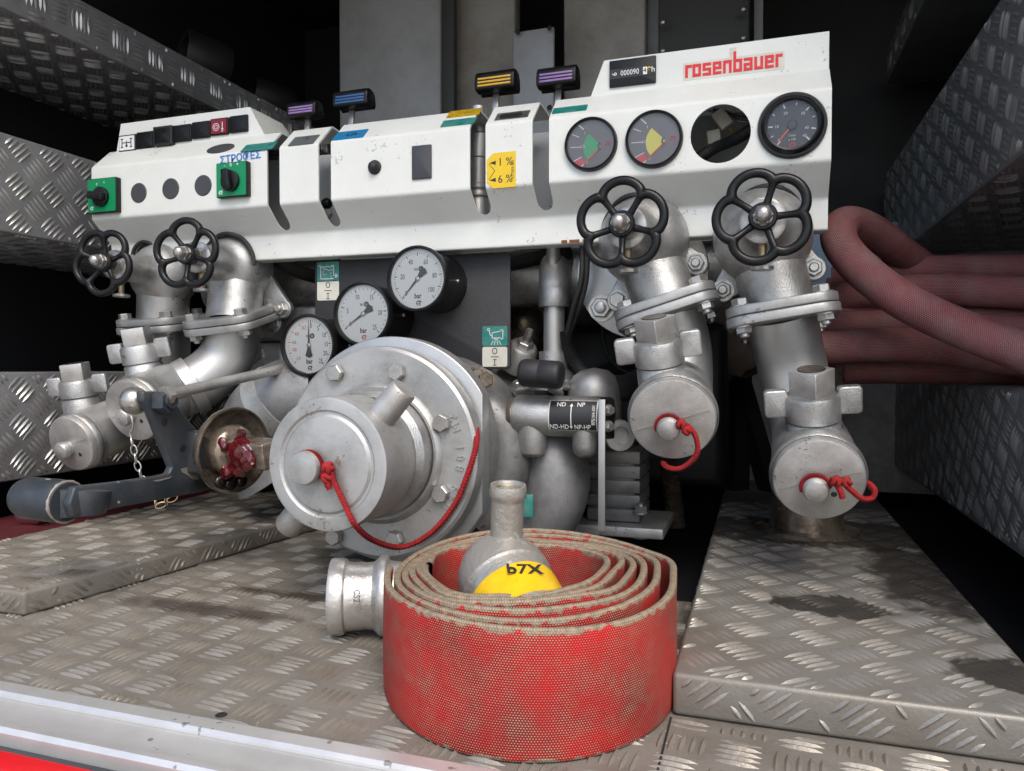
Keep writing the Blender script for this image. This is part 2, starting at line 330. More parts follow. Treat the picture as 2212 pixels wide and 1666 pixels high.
# sill and truck body below it
sl = thing('door_sill', 'bright aluminium door sill profile along the front of the tread plate floor', 'sill', (-.4,YS,0))
def extx(prof, x0, x1, name, mat, parent, ang=25):
    n = len(prof); mb = MB()
    mb.v = [(x0,y,z) for y,z in prof]+[(x1,y,z) for y,z in prof]
    mb.f = [(i,(i+1)%n,n+(i+1)%n,n+i) for i in range(n)]+[tuple(range(n)), tuple(range(2*n-1,n-1,-1))]
    return build(mb, name, mat, parent, ang=ang)
extx([(YS+.001,-.02),(YS+.001,.004),(YS-.004,.0065),(YS-.018,.0065),(YS-.021,.004),(YS-.021,-.02)], -1.7, .9, 'top_lip', mt['alu'], sl)
extx([(YS-.0215,-.05),(YS-.0215,.0015),(YS-.03,-.0015),(YS-.04,-.002),(YS-.050,-.001),(YS-.055,.0030),(YS-.060,.0028),(YS-.0625,-.001),(YS-.0625,-.05)], -1.7, .9, 'outer_rail', mt['alu'], sl)
extx([(YS-.063,-.08),(YS-.063,-.011),(YS-.072,-.010),(YS-.072,-.08)], -1.7, .9, 'rubber_seal', mt['aludark'], sl)
tb = thing('truck_body', 'glossy red painted truck body below the door sill', 'truck body', (-.4,.40,-.3))
extx([(YS-.0725,-.5),(YS-.0725,-.008),(YS-.085,-.009),(YS-.10,-.014),(YS-.108,-.03),(YS-.108,-.5)], -1.7, .9, 'body_panel', mt['redbody'], tb)
bounce_plane = MB(); bounce_plane.add([(-30,-40,-1.1),(30,-40,-1.1),(30,.36,-1.1),(-30,.36,-1.1)], [(0,1,2,3)])  # unseen ground plane, added to bounce daylight into the bay
tag(build(bounce_plane, 'ground', mt['concrete']), kind='structure')
# steps
rs = thing('tread_step', 'oil-stained aluminium tread plate step under the right-hand outlet valves', 'step', (.075,.62,0), 'raised tread steps')
build(quadbox(MB(), -.0655, .218, .6185, 1.75, .001, .036), 'step_plate', mt['step'], rs, bevel=.004, seg=3)
tread(rs, (0,0,.036), VX, VY, -.063, .216, .621, 1.45, mt['stepbar'], ang=math.radians(40))
tread(rs, (0,.6185,0), VX, VZ, -.060, .214, .004, .0335, mt['stepbar'], ang=math.radians(40), wd=.0048, h=.0022)
tread(rs, (-.0655,0,0), -VY, VZ, -1.2, -.622, .004, .034, mt['stepbar'], ang=math.radians(40), h=.002)
ls = thing('tread_step', 'grimy low tread plate step under the dark lever', 'step', (-.93,.63,0), 'raised tread steps')
lm = MB(); lm.prism([(-1.078,.631),(-.80,.631),(-.715,1.30),(-1.078,1.30)], .001, .029); build(lm, 'step_plate', mt['floor'], ls, bevel=.004, seg=3)
edge = lambda v: -.80+.085*(v-.631)/.669
tread(ls, (0,0,.029), VX, VY, -1.075, -.70, .634, 1.28, mt['floorbar'], h=.0024, ang=math.radians(8), inside=lambda u, v: u < edge(v)-.004)
tread(ls, (0,.631,0), VX, VZ, -1.07, -.803, .004, .027, mt['stepbar'], ang=math.radians(45))
ed = Vector((.085,.669,0)).normalized()
tread(ls, (-.80,.631,0), ed, VZ, .004, .66, .003, .027, mt['floorbar'], ang=math.radians(52), h=.002)
# shelves either side, tread plate
def shelf(name, label, x0, x1, y0, y1, z0, z1, face, under=False, top=False, ang=45, bright='wallbar'):
    t = thing(name, label, 'shelf', ((x0+x1)/2, y0, z0))
    build(quadbox(MB(), x0, x1, y0, y1, z0, z1), 'tread_plate', mt['wall'], t, bevel=.003)
    X = x1 if face > 0 else x0; e = .003
    tread(t, (X,0,0), VY*face, VZ, *((y0+e, y1-e) if face > 0 else (-y1+e, -y0-e)), z0+e, z1-e, mt[bright], ang=math.radians(ang), wd=.0062, h=.0027, cell=.044, pitch=.0083, L=.034)
    tread(t, (0,y0,0), VX, VZ, x0+e, x1-e, z0+e, z1-e, mt[bright], ang=math.radians(ang))
    if under: tread(t, (0,0,z0), -VX, VY, -x1+e, -x0-e, y0+e, y1-e, mt[bright], ang=math.radians(ang-45), wd=.0062, h=.0028)
    return t
shelf('shelf_box', 'low tread plate shelf box behind the far left outlet caps', -1.5, -1.16, .66, 1.55, .102, .28, 1)
shelf('shelf_box', 'tread plate locker front beside the green left rotary switch', -1.5, -1.16, .66, 1.55, .507, .667, 1, under=True)
shelf('shelf_beam', 'dark overhead tread plate beam with canisters lying on it', -1.5, -1.16, .70, 2.0, .868, .948, 1, under=True, ang=0)
shelf('shelf_box', 'tread plate shelf box carrying the maroon hoses', .30, .80, .64, 2.1, .061, .262, -1, ang=62)
shelf('shelf_box', 'dark tread plate locker front above the maroon hoses', .30, .80, .64, 2.1, .545, .775, -1, under=True, ang=62)
shelf('shelf_beam', 'black overhead tread plate beam on the right', .30, .80, .64, 2.1, 1.0, 1.08, -1, ang=0)
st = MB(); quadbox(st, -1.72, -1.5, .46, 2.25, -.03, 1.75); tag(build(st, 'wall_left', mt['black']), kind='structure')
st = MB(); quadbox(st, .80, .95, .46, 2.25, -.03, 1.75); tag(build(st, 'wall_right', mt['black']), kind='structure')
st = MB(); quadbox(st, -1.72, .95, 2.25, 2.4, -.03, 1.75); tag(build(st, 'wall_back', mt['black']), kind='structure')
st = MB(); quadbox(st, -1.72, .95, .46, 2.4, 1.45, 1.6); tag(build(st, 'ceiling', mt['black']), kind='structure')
# back panels seen above the console
def slab(px0, px1, py0, py1, Y, name, label, mat, cat='column', th=.05, lean=0, bevel=.006, group='upright panels at the back of the pump bay'):
    a = P(px0, py1, Y=Y); b = P(px1, py0, Y=Y); z1 = b.z
    o = thing(name, label, cat, ((a.x+b.x)/2, Y, a.z), group)
    mb = MB(); mb.prism([(a.x,a.z),(b.x,a.z),(b.x+lean,z1),(a.x+lean,z1)], -Y-th, -Y, fr((0,0,0),(0,-1,0),(1,0,0))); 
    build(mb, 'panel_sheet', mat, o, bevel=bevel); return o, a, b
slab(735, 952, -160, 700, 1.80, 'bulkhead_column', 'wide blue-grey upright panel behind the blue lever', mt['greycol'])
slab(955, 980, -160, 700, 1.78, 'back_strap', 'narrow dark grey upright strap between two back panels', mt['darkpan'], th=.02, bevel=.001)
slab(984, 1112, -160, 700, 1.83, 'bulkhead_column', 'stained grey upright panel behind the yellow lever', mt['greycol2'])
slab(1216, 1395, -160, 700, 1.80, 'bulkhead_column', 'rust-streaked grey upright panel behind the right purple lever', mt['greycol2'])
slab(1395, 1425, -160, 700, 1.86, 'back_strap', 'narrow grey upright strip beside the dark screwed cover', mt['greycol'], th=.02, bevel=.001)
o, a, b = slab(1420, 1622, -160, 400, 1.78, 'back_cover', 'dark cover plate with dome screws behind the hour meter', mt['darkpan'], 'cover', th=.03)
for px, py in ((1432,48),(1606,20),(1432,110),(1606,82)):
    p = P(px, py, Y=1.7495)
    build(MB().ball(FM(p), .0075, 12, .6), 'screw', mt['bolt'], o)
slab(1624, 1650, -160, 700, 1.86, 'back_strap', 'narrow grey upright strip right of the dark screwed cover', mt['greycol'], th=.02, bevel=.001)
o, a, b = slab(1108, 1196, 57, 330, 1.70, 'cover_plate', 'pale grey screwed cover plate between the yellow and purple levers', mt['greycol'], 'cover', th=.012, bevel=.003, group=None)
for px, py in ((1119,70),(1187,60),(1119,242),(1187,232)):
    build(MB().ball(FM(P(px, py, Y=1.6875)), .006, 12, .5), 'screw', mt['ink'], o)
# lower back wall behind the valves, dirty white, with black braces
o = thing('back_wall_sheet', 'dirty white sheet metal wall behind the right-hand valves', 'wall sheet', (.1,1.9,0))
build(quadbox(MB(), -.28, .62, 1.90, 1.93, .0, .62), 'sheet', mt['whitish'], o)
for px, py in ((1590,970),(1715,985),(1712,1000),(1600,1000)): build(MB().ball(FM(P(px, py, Y=1.899)), .006, 10, .5), 'rivet', mt['ink'], o)
br = thing('brace_frame', 'black steel brace frame with crossing bars behind the outlet pipes', 'brace', (.05,1.6,0))
for (a, b, r) in (((1600,560),(1585,1180),.028), ((1590,800),(1690,1150),.024), ((1585,960),(1520,1160),.022)):
    build(MB().tube([P(*a,Y=1.62), P(*b,Y=1.60)], r, 4), 'bar', mt['chassis'], br)
md = thing('mud_lump', 'rough mud-caked lump between the two right outlet pipes', 'mud', P(1590,740,Y=1.5))
bm_ = MB(); bm_.ball(P(1590,700,Y=1.52), .085, 24, 1.3); bm_.ball(P(1450,690,Y=1.6), .11, 24, 1.2)
for i, v in enumerate(bm_.v): 
    k = 1+.10*math.sin(v[0]*130)*math.cos(v[2]*140+v[0]*50); c = P(1590,700,Y=1.52); bm_.v[i] = tuple(c+(Vector(v)-c)*k)
build(bm_, 'mud_crust', mt['muck'], md)
# canisters on the left beam, their dimness painted in as near-black shells
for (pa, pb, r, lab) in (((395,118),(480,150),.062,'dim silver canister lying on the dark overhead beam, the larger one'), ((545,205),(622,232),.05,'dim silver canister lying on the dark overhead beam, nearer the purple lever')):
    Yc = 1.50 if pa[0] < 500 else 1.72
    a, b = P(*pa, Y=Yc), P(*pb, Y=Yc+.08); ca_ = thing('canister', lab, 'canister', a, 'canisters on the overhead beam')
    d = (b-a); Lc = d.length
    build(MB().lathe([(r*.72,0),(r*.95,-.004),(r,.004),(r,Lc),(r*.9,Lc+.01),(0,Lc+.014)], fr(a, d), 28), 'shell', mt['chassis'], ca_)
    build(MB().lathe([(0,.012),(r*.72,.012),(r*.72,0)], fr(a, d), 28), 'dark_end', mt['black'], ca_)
# maroon hose stored in the low bay on the left
for k, (x, z, y0) in enumerate(((-1.125,.003,.62),(-1.205,.004,.62),(-1.12,.055,.95))):
    t = MB().tube(spline([(x,y0,z),(x+.02,.9,z),(x-.01,1.3,z+.004),(x,1.7,z)],8), .036 if k < 2 else .02, 16)
    tag(build(t, 'stored_hose', pm('dark_maroon_hose', (.07,.008,.012), .6, 0, .2, 30, bump=.5, bs=300)),
        ('thick dark red stored hose beside the low left step', 'thick dark red stored hose against the low left shelf box', 'thin dark red stored hose lying under the left outlet pipes')[k], 'hose', 'dark red hoses in the low left bay')
# ------------------------------------------------------------------ control panel (console)
YM, YA = 1.0, 1.04; XL, XR = -1.094, .083
ZA1, ZA0, ZM1, ZM0, ZD1, ZD0 = .7165, .6700, .6315, .5430, .5045, .4640
cp = thing('pump_console', 'white folded sheet metal pump control console with red lettering', 'console', (-.5,1.04,.464))
def roundline(pts, r, n=3):
    out = [Vector(pts[0])]
    for a, b, c in zip(pts, pts[1:], pts[2:]):
        a, b, c = Vector(a), Vector(b), Vector(c); p = b+(a-b).normalized()*r; q = b+(c-b).normalized()*r
        for k in range(n+1):
            t = k/n; out.append((1-t)**2*p+2*t*(1-t)*b+t*t*q)
    out.append(Vector(pts[-1])); return out
def sheet(line, x0, x1, th=.003):
    L = [Vector(p) for p in line]; n = len(L); inn = []
    for i in range(n):
        d = (L[min(i+1,n-1)]-L[max(i-1,0)]).normalized(); inn.append(L[i]+Vector((-d.y, d.x))*th)
    poly = L+inn[::-1]; m = len(poly); mb = MB()
    mb.v = [(x0,p[0],p[1]) for p in poly]+[(x1,p[0],p[1]) for p in poly]
    mb.f = [(i,(i+1)%m,m+(i+1)%m,m+i) for i in range(m)]
    for q in range(n-1):
        a, b, c, d = q, q+1, m-2-q, m-1-q
        mb.f += [(a,b,c,d), (m+a,m+d,m+c,m+b)]
    return mb
prof = roundline([(1.10,ZA0-.004),(YA,ZA0),(YM,ZM1),(YM,ZM0),(YA,ZD1),(YA,ZD0),(YA+.022,ZD0-.001)], .0035)
face = build(sheet(prof, XL, XR), 'console_sheet', mt['white'], cp, ang=50)
cut = MB(); MXZ = fr((0,0,0),(0,-1,0),(1,0,0))
def slot(pxa, pxb, py, zb):
    a, b = P(pxa,py,Y=YM).x, P(pxb,py,Y=YM).x; r = (b-a)/2; c = (a+b)/2
    poly = [(b,.80),(a,.80)]+[(c+r*math.cos(t), zb+r+r*math.sin(t)) for t in [math.pi+math.pi*k/10 for k in range(11)]]
    cut.prism(poly, -1.3, -.9, MXZ); return c, r
SL = [slot(577,604,380,.5095), slot(688,715,380,.510), slot(1015,1049,370,.512), slot(1150,1186,365,.512)]
hc = P(1556,289,Y=YM); HR = S(63,1556,289,YM)
cut.prism(circ(HR,40,hc.x,hc.z), -1.02, -.9, MXZ)
NT = []
for px, py, rp in ((1372,498,71),(1655,488,80),(305,553,30),(486,574,68)):
    c = P(px,py,Y=1.03); r = S(rp,px,py,1.03); NT.append((c,r))
    # an arch open downwards
    cut.prism([(c.x+r*math.cos(t), c.z+r*math.sin(t)) for t in [math.pi*k/24 for k in range(25)]]+[(c.x-r,c.z-.12),(c.x+r,c.z-.12)], -1.2, -.9, MXZ)
boolean(face, mesh_of(cut))
for p in face.data.polygons: p.use_smooth = False
# upper boxes
def upper(x0t, x0b, x1t, x1b):
    mb = MB(); th = .003; z0, z1 = ZA0-.0035, ZA1
    mb.prism([(x0b,z0),(x1b,z0),(x1t,z1),(x0t,z1)], -YA-th, -YA+.0004, MXZ)
    mb.box(((x0t+x1t)/2, YA+.045, z1-.0015), (x1t-x0t, .083, .003))
    for a, b in ((x0t,x0b),(x1t,x1b)):
        sgn = 1 if a == x0t else -1
        mb.add([(a,YA+.0031,z1-.0002),(b,YA+.0031,z0),(b,YA+.12,z0-.004),(a,YA+.088,z1-.0002),(a+sgn*.003,YA+.0031,z1-.0002),(b+sgn*.003,YA+.0031,z0),(b+sgn*.003,YA+.12,z0-.004),(a+sgn*.003,YA+.088,z1-.0002)],
               [(0,1,2,3),(7,6,5,4),(0,4,5,1),(1,5,6,2),(2,6,7,3),(3,7,4,0)])
    return build(mb, 'upper_box', mt['white'], cp, ang=30)
upper(P(262,284,Y=YA).x, P(252,344,Y=YA).x, P(540,237,Y=YA).x, P(573,290,Y=YA).x)
upper(P(1305,128,Y=YA).x, P(1275,203,Y=YA).x, XR-.0005, XR-.0005)
# inner frame seen through slots and hole
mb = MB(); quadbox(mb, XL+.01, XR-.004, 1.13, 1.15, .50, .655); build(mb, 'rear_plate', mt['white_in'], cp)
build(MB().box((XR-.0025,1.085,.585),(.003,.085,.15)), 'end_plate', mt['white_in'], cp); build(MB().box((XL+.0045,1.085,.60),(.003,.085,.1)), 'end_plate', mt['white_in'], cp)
# rubber edge in the notches
for c, r in NT:
    pts = [(c.x+(r+.001)*math.cos(t), (YA-.004 if c.z+r*math.sin(t) < ZD1 else YA-.004-(c.z+r*math.sin(t)-ZD1)*1.04), c.z+(r+.001)*math.sin(t)) for t in [math.pi*k/24 for k in range(25)]]
    build(MB().tube(pts, .0032, 8), 'rubber_edging', mt['blackrub'], cp)
# rust along the lower edge
for px, w_ in ((1218,12),(1240,22),(1262,9)):
    p = P(px, 529, Y=YA-.003); mb = MB(); mb.box((p.x, YA-.0008, ZD0+.0035), (S(w_,px,529,YA), .0018, .004)); build(mb, 'rust_patch', mt['rust'], cp)
# --- facet frames
upB = Vector((0,YA-YM,ZA0-ZM1)).normalized(); outB = VX.cross(upB)
def FB(px, py):                                     # a point on the sloping upper facet
    d = ray(px, py); n = outB; p0 = Vector((0,YM,ZM1)); o = Vector((0,0,H)); t = (p0-o).dot(n)/d.dot(n)
    return fr(o+d*t, outB, VX)
def FMp(px, py, Y=YM): return FM(P(px, py, Y=Y))
def plate(M, poly, name, mat, parent, z0=0.0, z1=.0012, bevel=0):
    return build(MB().prism(poly, z0, z1, M), name, mat, parent, bevel=bevel)
def skew(w, h, s): return [(-w/2-s/2,-h/2),(w/2-s/2,-h/2),(w/2+s/2,h/2),(-w/2+s/2,h/2)]
def rq(w, h, r=.002): return rrect(w, h, r)
plate(FB(560,318), rq(.060,.023), 'teal_sticker', mt['teal'], cp, z1=.0008)
g = plate(FB(657,304), rq(.046,.028), 'grey_sticker', mt['greyst'], cp, z1=.0008)
txt('P', mt['ink'], g, off(FB(657,304), .004,.003,.0009), .012); 
gi = MB(); gi.box((-.008,-.004,.001),(.014,.001,.0004)); gi.box((-.008,-.004,.001),(.001,.012,.0004)); build(gi, 'printed_mark', mt['ink'], g, FB(657,304)) if False else None
b_ = plate(FB(757,292), rq(.054,.026), 'blue_sticker', mt['blue'], cp, z1=.0008)
txt('42b', mt['ink'], b_, off(rotz(FB(760,292),.12), 0,0,.0009), .014, 'faded_marker_writing')
y_ = plate(FB(1003,245), rq(.052,.021,.001), 'ochre_sticker', mt['ochre'], cp, z1=.0008)
plate(FB(991,265), rq(.053,.020), 'teal_sticker', mt['teal'], cp, z1=.0008)
plate(FB(1107,250), rq(.050,.022), 'scraped_label', mt['chrome'], cp, z1=.0006)
plate(FB(1104,251), rrect(.034,.013,.004), 'torn_label_remnant', mt['ink'], cp, z0=.0006, z1=.0010)
plate(FMp(1231,237), rq(.049,.013,.002), 'teal_sticker', mt['teal'], cp) if False else plate(off(FB(1231,237)), rq(.049,.017,.002), 'teal_sticker', mt['teal'], cp, z1=.0008)
plate(FB(477,322), [(x*.026,y*.015) for x,y in circ(1,28)], 'oval_plug', mt['darkgrey'], cp, z1=.0015, bevel=.0005)
for px, py, rp in ((300,417,21.5),(369,408,22.5),(439,401,22.5)):
    M = FMp(px, py); r = S(rp, px, py, YM)
    build(MB().lathe([(0,.0016),(r*.93,.0016),(r,.0006),(r,-.001)], M, 36), 'round_plug', mt['darkgrey'], cp)
M = FMp(810,362); r = S(15.5,810,362,YM)
build(MB().lathe([(r,0),(r,.002),(r*.88,.0035),(r*.8,.004),(r*.68,.0085),(r*.42,.0115),(0,.0125)], M, 32), 'push_button', mt['blackrub'], cp)
M = FMp(912,351); build(MB().prism(rq(S(46,912,351,YM), S(72,912,351,YM), .0015), 0, .003, M), 'blanking_plate', mt['darkgrey'], cp, bevel=.0008)
# yellow mixing label
M = FMp(1083,368); w_, h_ = S(66,1083,368,YM)/1.0, S(76,1083,368,YM)
pl = [(-w_*.28,h_/2),(w_/2,h_/2),(w_/2,-h_/2),(-w_*.28,-h_/2),(-w_/2,-h_*.32),(-w_/2,h_*.32)]
yl = plate(M, pl, 'mixing_label', mt['yellow'], cp, z1=.0008)
txt('1 %', mt['ink'], yl, off(M,.006,.011,.0009), .0155); txt('6 %', mt['ink'], yl, off(M,.006,-.013,.0009), .0155)
txt('077203-001', mt['ink'], yl, off(M,w_*.40,0,.0009) @ Matrix.Rotation(math.pi/2,4,'Z'), .0056)
mb = MB()
for yy in (.011,-.013): mb.add([(-w_/2+.004,yy,.0011),(-.008,yy+.003,.0011),(-.008,yy-.003,.0011)],[(0,2,1)],M)
mb.add([(-w_/2+.003,.011-.001,.0011),(-.010,0,.0011),(-w_/2+.003,-.012,.0011),(-w_/2+.0037,-.012,.0011),(-.009,0,.0011),(-w_/2+.0037,.010,.0011)],[(0,1,4,5),(1,2,3,4)],M)
build(mb, 'arrow_marks', mt['ink'], yl)
# blue marker writing
txt('ΣΤΡΟΦΕΣ', mt['bluepen'], cp, off(rotz(FMp(519,341),.04),0,0,.0004), .0165, 'marker_writing', sx=.98, bold=.0004)
# rotary switches
def rotary(px, py, turn, marks):
    M = FMp(px, py); w2, h2 = S(62,px,py,YM)*1.28, S(74,px,py,YM)
    b = build(MB().prism(rq(w2,h2,.002), 0, .010, M), 'rotary_switch', mt['blackpl'], cp, bevel=.0008)
    build(MB().prism(rq(w2*.95,h2*.95,.0015), .0101, .0112, M), 'switch_plate', mt['green'], b)
    build(MB().lathe([(.0165,.0112),(.0165,.016),(.0145,.017),(0,.017)], off(M,0,-.003), 32), 'knob_base', mt['blackpl'], b)
    K = rotz(off(M,0,-.003), turn)
    mb = MB(); mb.prism(rrect(.013,.031,.003), .0171, .0265, off(K,0,.001)); build(mb, 'knob_grip', mt['blackpl'], b, bevel=.0012)
    build(MB().box((0,.010,.0268),(.0012,.008,.0003),off(K,0,.001)), 'pointer_mark', mt['ink'], b)
    for s, x, y, sz in marks: txt(s, mt['wprint'], b, off(M,x,y,.0114), sz, 'switch_marking')
    rlogo(off(M,-w2*.34,-h2*.36,.0113), .0075, mt['wprint'], b)
def rlogo(M, s, mat, parent, name='maker_mark'):
    mb = MB(); q = lambda *p: [(x*s,y*s) for x,y in p]
    for poly in (q((-.5,0),(-.2,.42),(-.02,.42),(-.28,0)), q((-.5,0),(-.28,0),(-.05,-.42),(-.22,-.42)), q((-.2,.42),(.45,.42),(.5,.22),(-.08,.22)),
                 q((.28,.22),(.5,.22),(.5,-.02),(.28,-.02)), q((-.1,-.02),(.28,-.02),(.28,-.18),(-.1,-.18)), q((.08,-.18),(.28,-.18),(.5,-.42),(.28,-.42))):
        mb.prism(poly, 0, .0002, M)
    return build(mb, name, mat, parent)
rotary(231,425, math.radians(82), [('I',.006,.021,.006),('0',-.010,.019,.006)])
rotary(509,391, math.radians(8), [('-',-.012,.0225,.009),('0',0,.0225,.0085),('+',.0125,.0225,.009)])
# tell-tale row
for i, (px, py) in enumerate(((279,311),(317,304),(359,296),(397,289),(437,282),(477,275),(518,269))):
    M = FMp(px, py, YA); ww = S(39,px,py,YA)*1.22; hh = S(36,px,py,YA)
    th = .009 if i == 2 else .004
    b = build(MB().prism(rq(ww*(.98 if i != 2 else 1.05),hh*(1 if i != 2 else 1.12),.0015), 0, th, M), 'switch_blank' if i not in (0,5) else 'indicator_lamp', mt['blackpl' if i != 2 else 'blackrub'], cp, bevel=.0008)
    if i == 0:
        build(MB().prism(rq(ww*.84,hh*.82,.001), .0041, .0056, M), 'lens', mt['wprint'], b)
        mb = MB()
        for x in (-.010,0,.010): mb.box((x,0,.0059),(.0014,.014 if x else .007,.0004),M)
        mb.box((0,.0005,.00595),(.020,.0014,.0004),M)
        for x, y in ((-.010,.007),(-.010,-.007),(.010,.007),(.010,-.007)): mb.box((x,y,.00592),(.005,.0016,.0004),M)
        mb.prism(circ(.0024,12,0,-.005), .0057,.0061, M); build(mb, 'gearbox_symbol', mt['ink'], b)
    elif i == 5:
        build(MB().prism(rq(ww*.84,hh*.82,.001), .0041, .0056, M), 'lens', mt['redsw'], b)
        mb = MB(); mb.tube([tuple((off(M,-.005,-.001,.0059)) @ Vector((.006*math.cos(t),.006*math.sin(t),0))) for t in [2*math.pi*k/20 for k in range(20)]], .0005, 6, True)
        mb.tube([tuple((off(M,-.005,-.001,.0059)) @ Vector((.003*math.cos(t),.003*math.sin(t),0))) for t in [2*math.pi*k/16 for k in range(16)]], .0005, 6, True)
        mb.box((.0078,.001,.0059),(.0012,.011,.0004),M); mb.prism(circ(.0018,12,.0078,-.005),.0057,.0061,M); build(mb, 'pump_heat_symbol', mt['wprint'], b)
        txt('HP', mt['wprint'], b, off(M,.0075,-.0088,.0057), .0034)
    else:
        build(MB().prism(rq(ww*.84,hh*.84,.001), th, th+.0012, M), 'lens', mt['blackpl'], b, bevel=.0004)
# hour meter
M = FMp(1367,157,YA); ww, hh = S(100,1367,157,YA), S(57,1367,157,YA)*1.0
hm = build(MB().prism(rq(ww,hh,.001), 0, .004, M), 'hour_meter', mt['blackpl'], cp, bevel=.0006)
build(MB().box((0,-.001,.0042),(ww*.99,hh*.36,.0006),M), 'window', mt['ink'], hm)
txt('000090', mt['wprint'], hm, off(M,-.0035,-.001,.0046), .0105, 'counter_digits', sx=.82)
build(MB().box((.0175,-.001,.0047),(.0055,.010,.0003),M), 'tenths_drum', mt['wprint'], hm); txt('4', mt['ink'], hm, off(M,.0172,-.001,.0050), .009, 'counter_digits')
txt('*', mt['yellow'], hm, off(M,.0228,-.002,.0046), .014, 'running_star', bold=.0004); txt('h', mt['wprint'], hm, off(M,.0285,-.0005,.0046), .011); txt('6', mt['wprint'], hm, rotz(off(M,-.0245,-.001,.0046),math.pi/2), .010, 'clock_mark')
# name badge in red squared letters
M = FMp(1583,142,YA); bw, bh = S(208,1583,142,YA), S(27,1583,142,YA)
build(MB().prism([(-bw*.505,-bh*.72),(bw*.505,-bh*.72),(bw*.505,bh*.70),(bw*.035,bh*.70),(bw*.035,bh*1.45),(-bw*.035,bh*1.45),(-bw*.035,bh*.70),(-bw*.505,bh*.70)], 0, .0008, off(M,0,-.0008)), 'badge_backing', mt['cream'], cp, bevel=.0)
GL = {'r':[(0,0,.24,1),(0,.78,.75,1)], 'o':[(0,0,.24,1),(.52,0,.76,1),(0,0,.76,.22),(0,.78,.76,1)], 's':[(0,0,.76,.21),(.52,0,.76,.6),(0,.40,.76,.6),(0,.40,.24,1),(0,.79,.76,1)],
      'e':[(0,0,.24,1),(0,0,.76,.21),(0,.79,.76,1),(.52,.40,.76,1),(0,.40,.76,.6)], 'n':[(0,0,.24,1),(.52,0,.76,1),(0,.78,.76,1)], 'b':[(0,0,.24,1.62),(.52,0,.76,1),(0,0,.76,.22),(0,.78,.76,1)],
      'a':[(0,.79,.76,1),(.52,0,.76,1),(0,0,.76,.21),(0,.40,.76,.6),(0,0,.24,.6)], 'u':[(0,0,.24,1),(.52,0,.76,1),(0,0,.76,.22)]}
word = 'rosenbauer'; adv = [.66 if c == 'r' else .90 for c in word]; tot = sum(adv)-.1; kx = bw*.965/tot; x = -bw*.4825
for c, a in zip(word, adv):
    mb = MB()
    for j, (x0,y0,x1,y1) in enumerate(GL[c]):
        if c == 'r': x1 = min(x1,.60)
        mb.box((x+kx*(x0+x1)/2, bh*((y0+y1)/2-.5), .0012+j*.00002), (kx*(x1-x0), bh*(y1-y0), .0008), off(M,0,-.0008))
    build(mb, 'badge_letter', mt['redlogo'], cp); x += kx*a
# --- console instruments
def arcpoly(r0, r1, a0, a1, n=14):
    o = [(r1*math.cos(math.radians(a0+(a1-a0)*k/n)), r1*math.sin(math.radians(a0+(a1-a0)*k/n))) for k in range(n+1)]
    return o+([(r0*math.cos(math.radians(a1+(a0-a1)*k/n)), r0*math.sin(math.radians(a1+(a0-a1)*k/n))) for k in range(n+1)] if r0 > 1e-6 else [(0,0)])
def bar2(mb, M, a, r0, r1, wd, z=.0, cx=0, cy=0):
    t = math.radians(a); d = (math.cos(t), math.sin(t)); p = (-d[1], d[0])
    mb.add([(cx+d[0]*r0+p[0]*wd/2*s, cy+d[1]*r0+p[1]*wd/2*s, z) for s in (-1,1)]+[(cx+d[0]*r1+p[0]*wd/2*s, cy+d[1]*r1+p[1]*wd/2*s, z) for s in (1,-1)], [(0,1,2,3)], M)
def level(px, py, rp, colmat, lab):
    M = FMp(px, py); r = S(rp,px,py,YM)
    b = build(MB().lathe([(r,-.02),(r,.004),(r*.97,.0075),(r*.93,.0085),(r*.895,.0075),(r*.88,.003)], M, 56), 'level_gauge', mt['blackpl'], cp); b['label'] = lab
    build(MB().prism(circ(r*.89,48), .0005, .0022, M), 'dial', mt['gdial'], b)
    c = (.42*r, -.10*r); z = .0024
    build(MB().prism([(x+c[0],y+c[1]) for x,y in arcpoly(0,.70*r,135,221)], z, z+.0002, M), 'level_sector', mt[colmat], b)
    build(MB().prism([(x+c[0],y+c[1]) for x,y in arcpoly(.86*r,1.18*r,205,222)], z, z+.0002, M), 'reserve_sector', mt['dred'], b)
    mb = MB()
    for a, r0, r1 in ((136,.95,1.22),(155,.95,1.24),(178,.80,1.20),(204,.82,1.22),(222,.86,1.16)): bar2(mb, M, a, r0*r, r1*r, .05*r if a in (136,222) else .032*r, .0027, *c)
    build(mb, 'scale_marks', mt['wprint'], b)
    for s, a, q in (('1',140,.84),('1/2',177,.74),('0',225,.80)): txt(s, mt['wprint'], b, off(M, c[0]+q*r*math.cos(math.radians(a)), c[1]+q*r*math.sin(math.radians(a)), .0025), .16*r)
    mb = MB(); bar2(mb, M, 222, 0, .92*r, .05*r, .0034, *c); build(mb, 'needle', mt['needle'], b)
    build(MB().prism(arcpoly(.10*r,.16*r,110,250), .0035, .0042, off(M,*c)), 'needle_hub', mt['greyst'], b)
    rlogo(off(M, c[0]+.22*r, c[1]+.06*r, .0025), .20*r, mt['inkred'], b)
    build(MB().prism(circ(r*.885,40), .0052, .0056, M), 'glass', mt['glass'], b)
level(1277,313,58,'dgreen','round level gauge with green sector'); level(1413,302,62,'dyel','round level gauge with yellow sector')
px, py = 1711,272; M = FMp(px, py); r = S(71,px,py,YM)
b = build(MB().lathe([(r,-.02),(r,.003),(r*.96,.006),(r*.90,.006),(r*.86,.010),(r*.80,.012),(r*.74,.011),(r*.70,.004)], M, 56), 'rev_counter', mt['blackpl'], cp); b['label'] = 'round black engine speed dial'
build(MB().prism(circ(r*.74,48), .0005, .0022, M), 'dial', mt['kdial'], b)
mb = MB()
